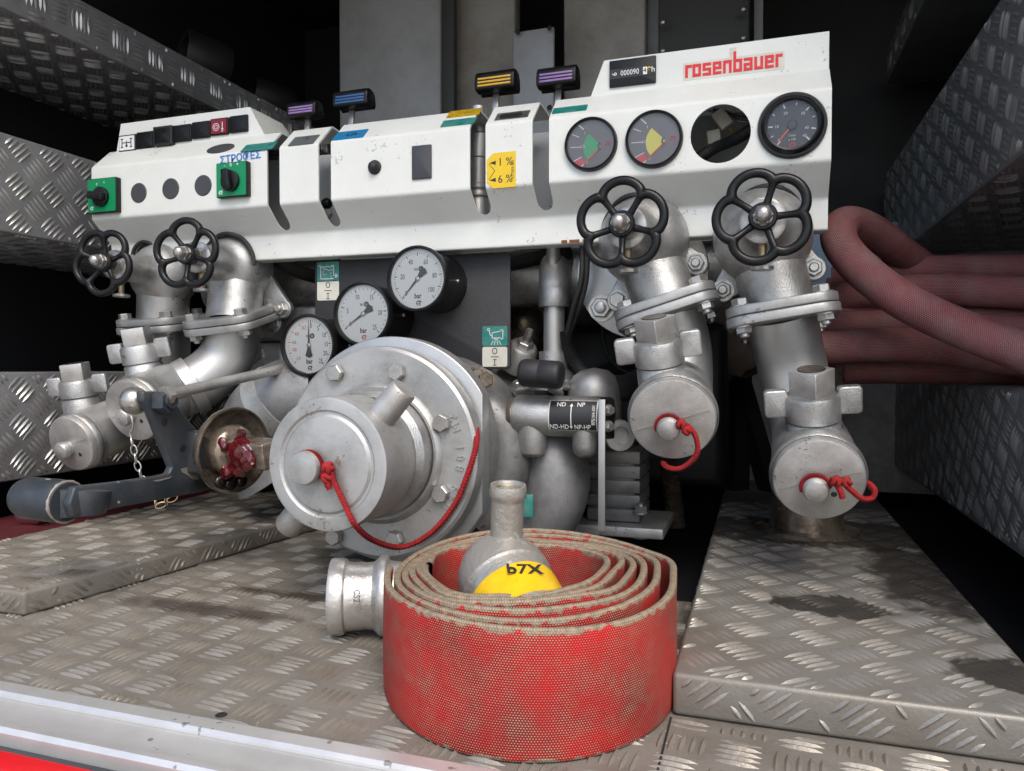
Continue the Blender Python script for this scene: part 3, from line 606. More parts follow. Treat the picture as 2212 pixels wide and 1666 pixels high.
for k, (a, big) in enumerate(((233,1),(207,0),(180,1),(146,0),(112,1),(79,0),(46,1),(18,0),(-14,1),(-44,1))): bar2(mb, M, a, r*(.56 if big else .60), r*.69, r*(.045 if big else .03), .0027)
build(mb, 'scale_marks', mt['wprint'], b)
for s, a, q in (('0',228,.56),('10',181,.44),('20',117,.42),('30',47,.44),('40',-16,.43),('45',-44,.50)): txt(s, mt['wprint'], b, off(M, q*r*math.cos(math.radians(a)), q*r*math.sin(math.radians(a)), .0025), .125*r)
txt('1/min', mt['wprint'], b, off(M,0,-.31*r,.0025), .095*r); txt('x 100', mt['wprint'], b, off(M,0,-.43*r,.0025), .095*r)
mb = MB(); bar2(mb, M, 230, .1*r, .62*r, .045*r, .0036); build(mb, 'needle', mt['needle'], b)
build(MB().lathe([(.15*r,.0024),(.15*r,.005),(.12*r,.006),(0,.006)], M, 28), 'needle_hub', mt['kdial'], b)
rlogo(off(M,0,-.60*r,.0025), .19*r, mt['inkred'], b); build(MB().prism(circ(r*.735,40), .0072, .0076, M), 'glass', mt['glass'], b)
# wires and conduit inside the empty instrument hole
wr = thing('wiring_loom', 'loose wires, plugs and black conduit seen through the empty instrument hole', 'wiring', hc+Vector((0,.06,0)))
def conduit(pts, r, n=10, name='conduit', mat='blackrub', parent=None, pitch=.0028):
    pp = spline(pts, 10); L = sum((b-a).length for a, b in zip(pp, pp[1:])); m = max(8, int(L/pitch*2)); out = []
    acc = [0]
    for a, b in zip(pp, pp[1:]): acc.append(acc[-1]+(b-a).length)
    j = 0
    for k in range(m+1):
        s = L*k/m
        while j < len(acc)-2 and acc[j+1] < s: j += 1
        out.append(pp[j].lerp(pp[j+1], (s-acc[j])/max(1e-9, acc[j+1]-acc[j])))
    return build(MB().tube(out, [r*(1 if (k % 2) else .8) for k in range(len(out))], n), name, mt[mat], parent, ang=80)
conduit([P(1500,350,Y=1.07), P(1540,322,Y=1.05), P(1590,300,Y=1.05), P(1640,268,Y=1.07)], .0085, 12, parent=wr)
for pts, mm in (([(1590,240),(1560,250),(1545,285),(1540,310)],'ochre'), ([(1640,262),(1600,262),(1570,245),(1530,240)],'oily'), ([(1640,255),(1590,250),(1565,240),(1540,236)],'blackrub'), ([(1575,300),(1582,285),(1570,270)],'ochre')):
    build(MB().tube(spline([P(x,y,Y=1.08) for x,y in pts],8), .0016, 8), 'wire', mt[mm], wr)
for (px, py, a) in ((1560,258,-.6),(1543,303,-.12)):
    build(MB().box((0,0,0),(.018,.026,.012), rotz(FM(P(px,py,Y=1.07)), -a)), 'plug', mt['cream'], wr, bevel=.0015)
# ------------------------------------------------------------------ T-handle levers
def tlever(px, py, w_px, h_px, Y, colmat, lab, rodx, slotk):
    c = P(px, py, Y=Y); w = S(w_px,px,py,Y)*1.03; h = S(h_px,px,py,Y)
    t = thing('lever', lab, 'lever', Vector((SL[slotk][0],1.09,.53)), 'T-handle levers in the console slots')
    pr = [(-.40,-.42),(-.42,-.05),(-.36,.30),(-.18,.48),(.10,.5),(.42,.42),(.60,.15),(.66,-.30),(.60,-.52),(.46,-.36),(.30,-.44),(.05,-.5)]
    M = fr(c-VX*w/2, (1,0,0), (0,1,0))                     # local x = into the truck, y = up
    build(MB().prism([(x*h*1.0,y*h) for x,y in pr], 0, w, M), 'grip', mt['blackpl'], t, bevel=.003, seg=3)
    for k in range(3):
        mb = MB(); mb.box((0,0,0),(w*.82,.0022,.0030), Matrix.Translation(c+Vector((-.0*w,-h*.42+.0006*k,-h*.26+k*h*.17)))); build(mb, 'stripe', mt[colmat], t, bevel=.0005)
    build(MB().lathe([(0,.0003),(.0045,.0003),(.0045,-.001)], fr(c+Vector((w/2,h*.15,-.0)), (1,0,0)), 16), 'grip_hole', mt['ink'], t)
    base = Vector((rodx, c.y+.012, c.z-h*.46)); foot = Vector((rodx, 1.095, .53))
    d = foot-base; mb = MB(); mb.box((0,0,-d.length/2),(.010,.005,d.length), fr(base, -d, VX)); build(mb, 'rod', mt['smooth'], t, bevel=.0006)
tlever(657,238,70,34,1.115,'purple','black T-handle lever with purple stripes beside the left switch box', P(661,262,Y=1.12).x, 0)
tlever(763,215,82,38,1.115,'bluest','black T-handle lever with blue stripes', P(756,240,Y=1.12).x, 1)
tlever(1073,177,88,44,1.115,'gold','black T-handle lever with yellow stripes', P(1069,205,Y=1.12).x, 2)
tlever(1205,168,86,44,1.115,'purple','black T-handle lever with purple stripes beside the hour meter', P(1204,195,Y=1.12).x, 3)
# silver rods and a valve spindle glimpsed in the slots
sp = thing('spindle', 'silver threaded spindle seen through the slot beside the yellow label', 'spindle', P(1035,440,Y=1.11))
c = P(1034,330,Y=1.10); build(MB().lathe([(.012,.10),(.012,.06),(.021,.055),(.021,.02),(.019,.018),(.019,-.02),(.021,-.022),(.021,-.028),(.018,-.03),(.021,-.034),(.021,-.04),(.018,-.042),(.021,-.046),(.021,-.08)], Matrix.Translation(c+VZ*(-.03)), 24), 'body', mt['smooth'], sp)
for px, py in ((706,447),(708,466)): build(MB().hexa(fr(P(px,py,Y=1.09),(0,-1,0)), .009, .012), 'nut', mt['bolt'], sp) if False else None
ln = thing('link_nut', 'dark link nuts at the foot of the slot under the blue lever', 'nut', P(706,460,Y=1.09))
build(MB().ball(P(706,440,Y=1.09), .0095, 16), 'ball_end', mt['blackpl'], ln); build(MB().hexa(fr(P(708,464,Y=1.075),(.3,-1,0)), .0085, .012), 'nut', mt['bolt'], ln)
# ------------------------------------------------------------------ outlet valves
def handwheel(par, c, axis, a0, R, spoke_lab=None):
    M = fr(c, axis, VX); n = 120; pts = []; rr = []
    for i in range(n):
        th = 2*math.pi*i/n; ph = ((th-a0) % (2*math.pi/5))/(2*math.pi/5); s_ = abs(math.sin(math.pi*ph))
        r = R*(.675+.215*s_**.55); pts.append(M @ Vector((r*math.cos(th), r*math.sin(th), 0))); rr.append(R*(.096+.018*(1-s_)**3))
    hw = build(MB().tube(pts, rr, 14, True, up=tuple(M.col[2].xyz)), 'handwheel', mt['blackpl'], par, ang=80)
    for k in range(5):
        a = a0+2*math.pi*k/5; d = Vector((math.cos(a), math.sin(a), 0))
        mb = MB().tube([M @ (d*R*q+Vector((0,0,-R*z))) for q, z in ((.16,.10),(.3,.085),(.45,.05),(.60,.02),(.70,0))], [R*.10,R*.078,R*.068,R*.078,R*.112], 10)
        build(mb, 'spoke', mt['blackpl'], hw, ang=80)
    build(MB().lathe([(0,-.30*R),(.20*R,-.30*R),(.26*R,-.22*R),(.28*R,.02*R),(.25*R,.06*R),(.20*R,.06*R),(.20*R,.03*R),(0,.03*R)], M, 32), 'hub', mt['blackpl'], hw)
    nut = MB().lathe([(.19*R,.03*R),(.19*R,.07*R),(0,.07*R)], M, 24).hexa(M, .20*R, .15*R, .07*R, .1)
    nut.lathe([(.165*R,.20*R),(.165*R,.27*R),(.14*R,.36*R),(.09*R,.42*R),(0,.44*R)], M, 24)
    build(nut, 'acorn_nut', mt['bolt'], hw); return hw
def bolt(par, p, axis, r=.0095, h=.008, name='bolt', mat='bolt', nut=False, washer=True):
    M = rotz(fr(p, axis), random.random()); mb = MB()
    if washer: mb.lathe([(0,.0018),(r*1.25,.0018),(r*1.25,-.001)], M, 20)
    mb.hexa(M, r, h, .0015)
    if nut: mb.lathe([(r*.55,h),(r*.55,h+.005),(r*.42,h+.0065),(0,h+.0065)], M, 14)
    return build(mb, name, mt[mat], par)
def plug(par, base, up, right, k=1.0, turn=.7):
    M = fr(base, up, right); n = 36
    b = build(MB().lathe([(.031*k,-.03),(.030*k,.004),(.0285*k,.006),(.0285*k,.0075)], M, n), 'plug_neck', mt['cast'], par)
    build(MB().lathe([(.029*k,.0085),(.0305*k,.0095),(.0305*k,.034*k),(.0285*k,.0385*k),(.025*k,.040*k),(0,.040*k)], M, n), 'cap_nut', mt['cast'], b)
    build(MB().prism(rrect(.036*k,.036*k,.0015), .0395*k, .068*k, rotz(M, turn)), 'square_head', mt['cast_b'], b, bevel=.0012)
    build(MB().lathe([(.0145*k,.0686*k),(.0145*k,.0688*k),(0,.0688*k)], M, 28), 'stamped_disc', mt['oily'], b)
    build(MB().tube([M @ Vector((.0148*k*math.cos(t), .0148*k*math.sin(t), .0685*k)) for t in [2*math.pi*q/28 for q in range(28)]], .0006, 5, True), 'stamped_ring', mt['ink'], b)
    for s_ in (-1, 1):
        A = fr(M @ Vector((s_*.040*k, 0, .030*k)), M.col[1].xyz, M.col[0].xyz)
        build(MB().prism(rrect(.026*k,.033*k,.005), -.006*k, .006*k, A), 'wing', mt['cast'], b, bevel=.002)
def flange_pair(par, c, axis, side, th=.0125, turn=0.0, xh=VX):
    M = rotz(fr(c, axis, xh), turn); r = .028
    build(MB().prism(rrect(side,side,r,6), .0006, th, M), 'flange_plate', mt['flange'], par, bevel=.0015)
    build(MB().prism(rrect(side*1.015,side*1.015,r,6), -th, -.0006, M), 'flange_plate', mt['flange'], par, bevel=.0015)
    build(MB().prism(rrect(side*.985,side*.985,r,6), -.0006, .0006, M), 'gasket', mt['ink'], par)
    q = side/2-.019
    for x, y in ((q,q),(-q,q),(-q,-q),(q,-q)):
        bolt(par, M @ Vector((x,y,th)), M.col[2].xyz, .0105, .009)
        bolt(par, M @ Vector((x,y,-th)), -M.col[2].xyz, .0105, .008, 'nut', nut=True)
def valve(label, wheel, wY, wR, waxis, a0, body, bY, br, neck_r, fl, fY, fax, fside, path, prad, cap, cY, crad, cax, plug_px, plug_up, plug_right, plug_k=1.0, fturn=0.0, turn=.7):
    fc = P(*fl, Y=fY); hc_ = P(*wheel, Y=wY); bc = hc_-Vector(waxis).normalized()*bY
    t = thing('outlet_valve', label, 'valve', fc, 'outlet valves with handwheels')
    ax = Vector(waxis).normalized()
    M = fr(bc, ax)
    pr = [(0,-br*1.02)]+[(br*math.cos(a), br*math.sin(a)) for a in [math.radians(-88+8*k) for k in range(17)]]
    pr += [(br*.66,br*.735),(br*.56,br*.81),(br*.48,br*.91),(br*.43,br*1.03),(br*.41,br*1.15)]
    Lh = (hc_-bc).dot(ax); pr += [(br*.38,Lh*.80),(br*.36,Lh*.82),(0,Lh*.82)]
    build(MB().lathe(pr, M, 44), 'valve_body', mt['cast'], t, ang=45)
    build(MB().lathe([(br*.38,Lh*.79),(br*.42,Lh*.795),(br*.42,Lh*.83),(br*.36,Lh*.84),(br*.24,Lh*.84),(br*.22,Lh*.89),(0,Lh*.89)], M, 36), 'gland_ring', mt['bolt'], t)
    build(MB().tube([bc+ax*Lh*.6, hc_-ax*.003], .0065, 12), 'stem', mt['brass'], t)
    handwheel(t, hc_, ax, a0, wR)
    # adjusting screw under the gland
    g = bc+ax*Lh*.72; dn = -VZ; dn = (dn-ax*dn.dot(ax)).normalized()
    build(MB().tube([g+dn*br*.35, g+dn*br*.80], .0045, 10), 'lock_screw', mt['brass'], t)
    build(MB().lathe([(0,0),(.013,0),(.013,.004),(0,.004)], fr(g+dn*br*.82, dn), 28), 'knurled_disc', mt['bolt'], t)
    fa = Vector(fax).normalized()
    build(MB().lathe([(neck_r*1.05,0),(neck_r*1.02,br*.5),(neck_r,br*.75),(neck_r,(fc-bc).length-.014),(neck_r*1.02,(fc-bc).length+.008)], fr(bc, fc-bc), 40), 'neck', mt['cast'], t)
    flange_pair(t, fc, -fa, fside, turn=fturn)
    pts = spline([fc]+[P(a,b,Y=c) for a,b,c in path], 8); m = len(pts)
    ca = Vector(cax).normalized(); cc = P(*cap, Y=cY)
    e0 = cc-ca*.085; pts2 = spline([fc]+[P(a,b,Y=c) for a,b,c in path]+[e0, cc-ca*.02], 8); m = len(pts2)
    rad = [prad+(crad*.97-prad)*max(0,(i/(m-1)-.45)/.55) for i in range(m)]
    build(MB().tube(pts2, rad, 40), 'outlet_pipe', mt['smooth'], t, ang=60)
    C = fr(cc, ca, VX)
    build(MB().lathe([(crad*.97,-.045),(crad*.985,-.022),(crad*1.02,-.0205),(crad*1.035,-.017),(crad*1.035,-.012),(crad*1.0,-.0095)], C, 56), 'coupling_ring', mt['cast'], t)
    cp_ = build(MB().lathe([(crad*.99,-.0115),(crad*.985,-.004),(crad*.955,-.0005),(crad*.92,.0002),(0,.0012)], C, 56), 'blank_cap', mt['cast_b'], t)
    kn = off(C, -.004,-.006,0)
    build(MB().lathe([(.012,0),(.0115,.006),(.0135,.008),(.0138,.014),(.012,.0175),(.006,.0195),(0,.020)], kn, 28), 'knob', mt['cast_b'], cp_)
    build(MB().lathe([(0,.0014),(.0028,.0014),(.0034,.0008)], off(C,.016,-.016,0), 14), 'drain_hole', mt['ink'], cp_)
    bar_ = MB(); bar_.box((0,0,.0012),(crad*1.75,.0007,.0006), rotz(C,.28)); build(bar_, 'scribed_line', mt['worn'], cp_)
    plug(t, P(*plug_px[:2], Y=plug_px[2]), plug_up, plug_right, plug_k, turn)
    return t, C, kn
e18 = math.radians(18)
cdn = (0,-math.cos(e18),-math.sin(e18)); cup = Vector((0,-.27,.96))
R1, R1C, R1K = valve('silver outlet valve with red corded cap beside the two-way cylinder', (1343,484), .905, .0590, (-.05,-1,0), math.radians(54), None, .135, .062, .0435,
      (1445,672), 1.03, (.30,-.06,-.95), .135, [(1466,760,1.04),(1466,850,1.02)], .044, (1452,908), .90, .0522, (.06,-.95,-.30), (1428,800,.945), cup+Vector((-.10,0,0)), (1,.1,.1), 1.0, turn=.80)
R2, R2C, R2K = valve('silver outlet valve with red corded cap next to the maroon hoses', (1648,468), .895, .0575, (.0,-1,.0), math.radians(74), None, .14, .063, .0445,
      (1687,680), 1.03, (.15,-.05,-.985), .134, [(1712,800,1.05),(1742,930,1.03)], .0435, (1769,1038), .885, .0500, (.03,-.95,-.31), (1756,920,.93), cup+Vector((-.05,0,0)), (1,.05,.12), 1.0, turn=.82)
L1, L1C, L1K = valve('silver outlet valve with plain cap against the tread plate shelf box', (222,566), .91, .0555, (.11,-.99,.03), math.radians(88), None, .145, .056, .043,
      (352,700), 1.06, (.02,.14,-.98), .120, [(352,775,1.07),(318,850,1.06),(252,915,1.0)], .044, (152,960), .885, .0455, (-.02,-.96,-.27), (176,868,.955), cup+Vector((-.05,.12,0)), (.95,.3,.0), .95, fturn=.08, turn=.15)
L2, L2C, L2K = valve('silver outlet valve with chained cap behind the dark lever', (402,549), .93, .0575, (.13,-.985,.02), math.radians(54), None, .145, .059, .0445,
      (505,690), 1.05, (.06,.26,-.96), .130, [(490,770,1.05),(432,825,1.02),(370,848,.985)], .045, (283,888), .905, .0510, (-.02,-.95,-.30), (311,795,.975), cup+Vector((-.09,.10,0)), (.95,.3,.0), .98, fturn=.10, turn=.15)
for pa, pb in (((399,842,1.0),(418,832,1.01)),):
    a, b = P(*pa[:2],Y=pa[2]), P(*pb[:2],Y=pb[2]); build(MB().lathe([(.0478,0),(.0492,.001),(.0492,.020),(.0478,.021)], fr(a, b-a), 44), 'pipe_band', mt['smooth'], L2)
# cast ears of the valve bodies with bolts
def ear(par, px, py, Y, toward, r=.0165):
    c = P(px,py,Y=Y); q = P(*toward, Y=Y); d = q-c; a = math.atan2(d.z, d.x); L = d.length
    poly = [(L,-.034),(L,.034)]+[(r*math.cos(t), r*math.sin(t)) for t in [math.radians(80+20*k) for k in range(11)]]
    M = rotz(FM(c), a); e = build(MB().prism(poly, -.012, 0, M), 'mounting_ear', mt['cast'], par, bevel=.002)
    bolt(e, c+Vector((0,-.0005,0)), (0,-1,0), .0115, .009, nut=random.random() < .5)
for a in ((R1,1504,570,1.055,(1420,545)),(R1,1335,649,1.055,(1400,580)),(R2,1757,580,1.05,(1680,540)),(R2,1562,628,1.05,(1630,560)),(L2,610,668,1.09,(550,610)),(R2,1560,460,1.06,(1640,500))): ear(*a)
mp = thing('mounting_disc', 'large round silver mounting plate behind the outlet valve beside the vertical pipe', 'plate', P(1380,610,Y=1.09))
build(MB().lathe([(0,0),(.095,0),(.095,-.014),(0,-.014)], FM(P(1385,590,Y=1.085)), 56), 'disc', mt['smooth'], mp, bevel=.001)
bolt(mp, P(1300,666,Y=1.083), (0,-1,0), .0155, .010, nut=True)
# cast-in lettering on the left valve neck and bolt heads
for k, s_ in enumerate(()):
    txt(s_, mt['cast'], L2, fr(P(560+14*k,612+2*k,Y=1.012), (.42,-.9,.1), (.3,.1,1)), .013, 'cast_number', ext=.002)
# ------------------------------------------------------------------ pump with suction flange
XP, ZP = -.467, .177
pu = thing('pump', 'silver fire pump casing with large round suction flange and hex bolts', 'pump', (XP,1.0,.0))
def FY(Y): return FM(Vector((XP,Y,ZP)))
build(MB().lathe([(0,.0),(.05,0),(.082,.0),(.082,.006),(.0855,.0065),(.0895,.004),(.092,.0),(.1335,.0),(.1375,-.003),(.1385,-.008),(.1385,-.024)], FY(.858), 96), 'suction_flange', mt['flange'], pu, ang=30)
xf = P(1047,980,Y=.902).x-XP
poly = [(x, y) for x, y in circ(.152, 96) if x < xf]; poly = [(.152*math.cos(t), .152*math.sin(t)) for t in [math.acos(xf/.152)+(2*math.pi-2*math.acos(xf/.152))*k/90 for k in range(91)]]
build(MB().prism(poly, -.026, 0, FY(.894)), 'backing_flange', mt['smooth'], pu, bevel=.002)
for px, py in ((728,806),(860,804),(957,914),(955,1066),(856,1164),(726,1158),(640,1065),(640,905)):
    p = P(px, py, Y=.8575); bolt(pu, p, (0,-1,0), .0115, .009, washer=False)
for i, ch in enumerate('049 881 M2'):
    a = math.radians(-33+i*6.4); 
    if ch != ' ': txt(ch, mt['flange'], pu, off(rotz(FY(.8579),0), .1165*math.cos(a), .1165*math.sin(a), .0004) @ Matrix.Rotation(a+math.pi/2,4,'Z'), .0155, 'cast_number', ext=.0012)
build(MB().lathe([(.080,-.006),(.080,.028),(.0725,.036),(.0725,.062),(.076,.064),(.076,.074),(.0705,.076),(.0705,.11)], FY(.858), 72), 'suction_neck', mt['cast'], pu)
build(MB().lathe([(.115,0),(.125,-.02),(.13,-.06),(.13,-.16),(.12,-.20),(.10,-.24)], FY(.925), 64), 'casing', pm('grey_cast_casing', (.30,.30,.30), .5, .5, .1, 12, bump=.7, bs=350, dirt=(.06,.05,.04), dirt_amt=.7, ds=12), pu)
build(MB().tube(spline([P(700,850,Y=1.04), P(620,862,Y=1.03), P(560,910,Y=1.03), P(545,970,Y=1.04), P(585,1030,Y=1.06)],8), [.060+.004*math.sin(i*.2) for i in range(33)], 32), 'suction_elbow', mt['cast_dark'], pu)
build(MB().lathe([(.064,0),(.0665,.001),(.0665,.030),(.064,.031)], fr(P(618,862,Y=1.03), P(560,910,Y=1.03)-P(618,862,Y=1.03)), 44), 'elbow_band', mt['flange'], pu)
build(MB().tube(spline([P(1120,920,Y=1.08), P(1185,975,Y=1.06), P(1195,1060,Y=1.05), P(1150,1140,Y=1.05), P(1080,1180,Y=1.06)],8), [.052]*33, 36), 'discharge_elbow', mt['cast_dark'], pu)
build(MB().tube(spline([P(1035,870,Y=1.0), P(1085,920,Y=1.0), P(1100,1000,Y=1.0), P(1075,1080,Y=1.0), P(1035,1120,Y=1.0)],8), [.030]*33, 28), 'volute_rim', mt['cast_dark'], pu)
for px, py in ((1030,812),(1048,820)): bolt(pu, P(px,py,Y=.96), (.4,-.9,0), .011, .012, 'bolt', 'oily')
# suction cap
sc_ = thing('suction_cap', 'large round silver suction blank cap with two lugs and a centre knob', 'cap', (XP,.74,.10))
cb = build(MB().lathe([(.0745,-.075),(.0775,-.070),(.0775,-.004),(.0765,-.0008),(.0735,0),(.0625,0),(.0600,-.0022),(.0575,-.0022),(.0545,.0006),(.0525,.0010),(0,.0014)], FY(.737), 96), 'cap_body', mt['flange'], sc_, ang=28)
kc = P(672,1008,Y=.7365)
KM = FM(kc)
build(MB().lathe([(.0155,.001),(.0150,.008),(.0195,.011),(.0195,.015),(.018,.0175),(.0,.0215)], KM, 40), 'knob', mt['flange'], sc_)
for ang_, q in ((math.radians(47), 1), (math.radians(227), 1)):
    d = Vector((math.cos(ang_), 0, math.sin(ang_))); b0 = Vector((XP,.775,ZP))+d*.070
    build(MB().tube([b0, b0+d*.030, b0+d*.045, b0+d*.048], [.0185,.017,.0165,.0145], 28), 'lug', mt['cast_b'], sc_)
build(MB().prism([(0,0),(.05,0),(.058,.008),(.052,.016),(.005,.016)], -.004, .004, fr(Vector((XP-.005,.80,ZP+.078)), (0,-.2,1), VX)), 'pawl', mt['bolt'], sc_, bevel=.001)
# ------------------------------------------------------------------ gauge board and pressure gauges
gb = thing('gauge_board', 'black crinkle-painted plate carrying three white pressure gauges', 'gauge board', P(890,790,Y=1.075))
a, b = P(683,575,Y=1.075), P(1104,797,Y=1.075); a.z = P(1104,545,Y=1.075).z
build(MB().prism(rrect(b.x-a.x, a.z-b.z, .006), 0, .004, FM(Vector(((a.x+b.x)/2,1.075,(a.z+b.z)/2)))), 'plate', mt['blackplate'], gb, bevel=.0006)
YP = 1.0705
def sticker(px, py, w_, h_, mat, name='sticker'):
    M = FM(P(px,py,Y=YP)); W_, H_ = S(w_,px,py,YP), S(h_,px,py,YP); build(MB().prism(rrect(W_,H_,.003), 0, .0006, M), name, mt[mat], gb); return off(M,0,0,.0007), W_, H_
def line2(mb, M, pts, wd):
    for (x0,y0),(x1,y1) in zip(pts, pts[1:]):
        L = math.hypot(x1-x0,y1-y0); d = ((x1-x0)/L,(y1-y0)/L); p = (-d[1]*wd/2, d[0]*wd/2)
        mb.prism([(x0-p[0],y0-p[1]),(x1-p[0],y1-p[1]),(x1+p[0],y1+p[1]),(x0+p[0],y0+p[1])], 0, .0002, M)
M, W_, H_ = sticker(709,587,54,43,'teal','tank_sticker'); mb = MB()
line2(mb, M, [(-.43*W_,.30*H_),(-.33*W_,.30*H_),(-.33*W_,-.36*H_),(.26*W_,-.36*H_)], .001); line2(mb, M, [(.16*W_,.30*H_),(.26*W_,.30*H_),(.26*W_,-.22*H_),(.45*W_,-.22*H_)], .001); line2(mb, M, [(-.33*W_,.24*H_),(.26*W_,.24*H_)], .001)
for k in range(34):
    x, y = random.uniform(-.30,.20)*W_, random.uniform(-.32,.18)*H_; line2(mb, M, [(x,y),(x+.05*W_,y)], .0005)
mb.prism([(.34*W_,-.10*H_),(.34*W_,-.34*H_),(.47*W_,-.22*H_)], 0, .0002, M); build(mb, 'tank_symbol', mt['wprint'], gb)
for px, py, w_, h_ in ((709,628,54,42),(1069,771,57,43)):
    M, W_, H_ = sticker(px,py,w_,h_,'cream','position_sticker'); txt('O', mt['ink'], gb, off(M,0,H_*.27,0), .0145, sx=.8); mb = MB(); line2(mb, M, [(-.16*W_,0),(.16*W_,0)], .0011); line2(mb, M, [(0,-.14*H_),(0,-.42*H_)], .0012)
    line2(mb, M, [(-.07*W_,-.14*H_),(.07*W_,-.14*H_)], .0011); line2(mb, M, [(-.07*W_,-.42*H_),(.07*W_,-.42*H_)], .0011); build(mb, 'position_marks', mt['ink'], gb)
M, W_, H_ = sticker(1069,726,58,43,'teal','nozzle_sticker'); mb = MB()
line2(mb, M, [(-.10*W_,.16*H_),(.25*W_,.24*H_),(.25*W_,-.10*H_),(-.10*W_,-.10*H_),(-.10*W_,.16*H_)], .001); line2(mb, M, [(.25*W_,.30*H_),(.32*W_,.30*H_),(.32*W_,-.16*H_),(.25*W_,-.16*H_),(.25*W_,.30*H_)], .0009)
line2(mb, M, [(-.10*W_,.0),(-.17*W_,.03*H_),(-.22*W_,.27*H_)], .001); line2(mb, M, [(.0,-.10*H_),(.0,-.18*H_),(.12*W_,-.18*H_),(.12*W_,-.10*H_)], .0009)
for k in range(10):
    t0, t1 = 2*math.pi*k/10, 2*math.pi*(k+1)/10; line2(mb, M, [(-.24*W_+.045*W_*math.cos(t0),.33*H_+.06*H_*math.sin(t0)),(-.24*W_+.045*W_*math.cos(t1),.33*H_+.06*H_*math.sin(t1))], .0009)
for x in (-.05,.02,.09,.16): line2(mb, M, [(x*W_,-.24*H_),((.055+(x-.055)*1.9)*W_,-.45*H_)], .0008)
build(mb, 'nozzle_symbol', mt['wprint'], gb)
def pgauge(px, py, Y, lab, nums, nang, majors, minor, logo_red, nred=False):
    M = FM(P(px,py,Y=Y)); r = .0480
    depth = YP-Y
    b = build(MB().lathe([(r*.93,-depth+.0005),(r*.93,-.010),(r*.95,-.008),(r,-.006),(r*1.0,.001),(r*.975,.0035),(r*.935,.004),(r*.905,.002),(r*.90,-.004)], M, 72), 'pressure_gauge', mt['blackpl'], gb, ang=30); b['label'] = lab
    build(MB().prism(circ(r*.905,64), -.0060, -.0040, M), 'dial', mt['dial'], b)
    z = -.0037
    for mats, lst in ((('ink'), majors[0]), (('inkred'), majors[1])):
        if lst:
            mb = MB()
            for a, big in lst: bar2(mb, M, a, r*(.70 if big else .745), r*.805, r*(.026 if big else .012), z)
            build(mb, 'scale_marks', mt[mats], b)
    for s_, a, q, red in nums: txt(s_, mt['inkred' if red else 'ink'], b, off(M, q*r*math.cos(math.radians(a)), q*r*math.sin(math.radians(a)), z-.0001), r*.22 if not red else r*.17, 'dial_number', sx=.68)
    txt('bar', mt['ink'], b, off(M,0,-.52*r,z), r*.22, 'dial_unit', sx=.8, bold=.0002)
    txt('tec', mt['ink'], b, off(M,-.05*r,.30*r,z), r*.15, 'dial_maker', sx=.72); build(MB().prism(circ(.085*r,20), -.0040,-.0036, off(M,.11*r,.30*r)), 'dial_maker_disc', mt['ink'], b); txt('sis', mt['wprint'], b, off(M,.11*r,.30*r,-.0034), r*.12, 'dial_maker', sx=.7)
    rlogo(off(M,.02*r,-.73*r,z), .17*r, mt['inkred' if logo_red else 'ink'], b)
    mb = MB(); t = math.radians(nang); d = Vector((math.cos(t),math.sin(t),0)); p_ = Vector((-d.y,d.x,0)); zz = Vector((0,0,-.0022))
    mb.add([p_*r*.035+zz, d*r*.74+p_*.0002+zz, d*r*.74-p_*.0002+zz, -p_*r*.035+zz], [(0,1,2,3)], M)
    mb.add([p_*r*.03+zz, -p_*r*.03+zz, -d*r*.34-p_*r*.13+zz, -d*r*.40+zz, -d*r*.34+p_*r*.13+zz], [(0,1,2,3,4)], M); build(mb, 'needle', mt['ink'], b)
    build(MB().lathe([(.07*r,-.004),(.07*r,-.0012),(.05*r,-.0006),(0,-.0006)], M, 24), 'needle_hub', mt['bolt'], b)
    build(MB().prism(circ(r*.91,56), -.0002, .0002, M), 'glass', mt['glass'], b)
    build(MB().ball(M @ Matrix.Translation((r*.93,0,-depth*.55)), .003, 10), 'case_screw', mt['bolt'], b)
def lin(a0, a1, n, big): return [(a0+(a1-a0)*k/n, k % big == 0) for k in range(n+1)]
pgauge(900,602,.985,'pressure gauge marked to 100 bar, the topmost of three', [('0',228,.58,0),('20',172,.52,0),('40',115,.56,0),('60',62,.56,0),('80',8,.56,0),('100',-38,.56,0)], 229, (lin(229,-47,50,5), []), 0, False)
pgauge(782,678,.985,'pressure gauge marked to 25 bar, the middle of three', [('0',214,.55,0),('5',170,.56,0),('10',112,.56,0),('15',60,.58,0),('20',2,.58,0),('25',-47,.58,0)], 214, (lin(216,-47,25,5), []), 0, True)
pgauge(665,746,.985,'vacuum and pressure gauge with red minus scale, the lowest of three', [('-0,2',110,.60,1),('-0,4',142,.60,1),('-0,6',170,.58,1),('-0,8',194,.58,1),('-1,0',225,.60,1),('0',84,.62,0),('5',58,.62,0),('10',30,.62,0),('15',2,.62,0),('20',-24,.64,0),('25',-50,.66,0)], 91, (lin(86,-50,25,5), lin(92,226,20,4)), 0, False)
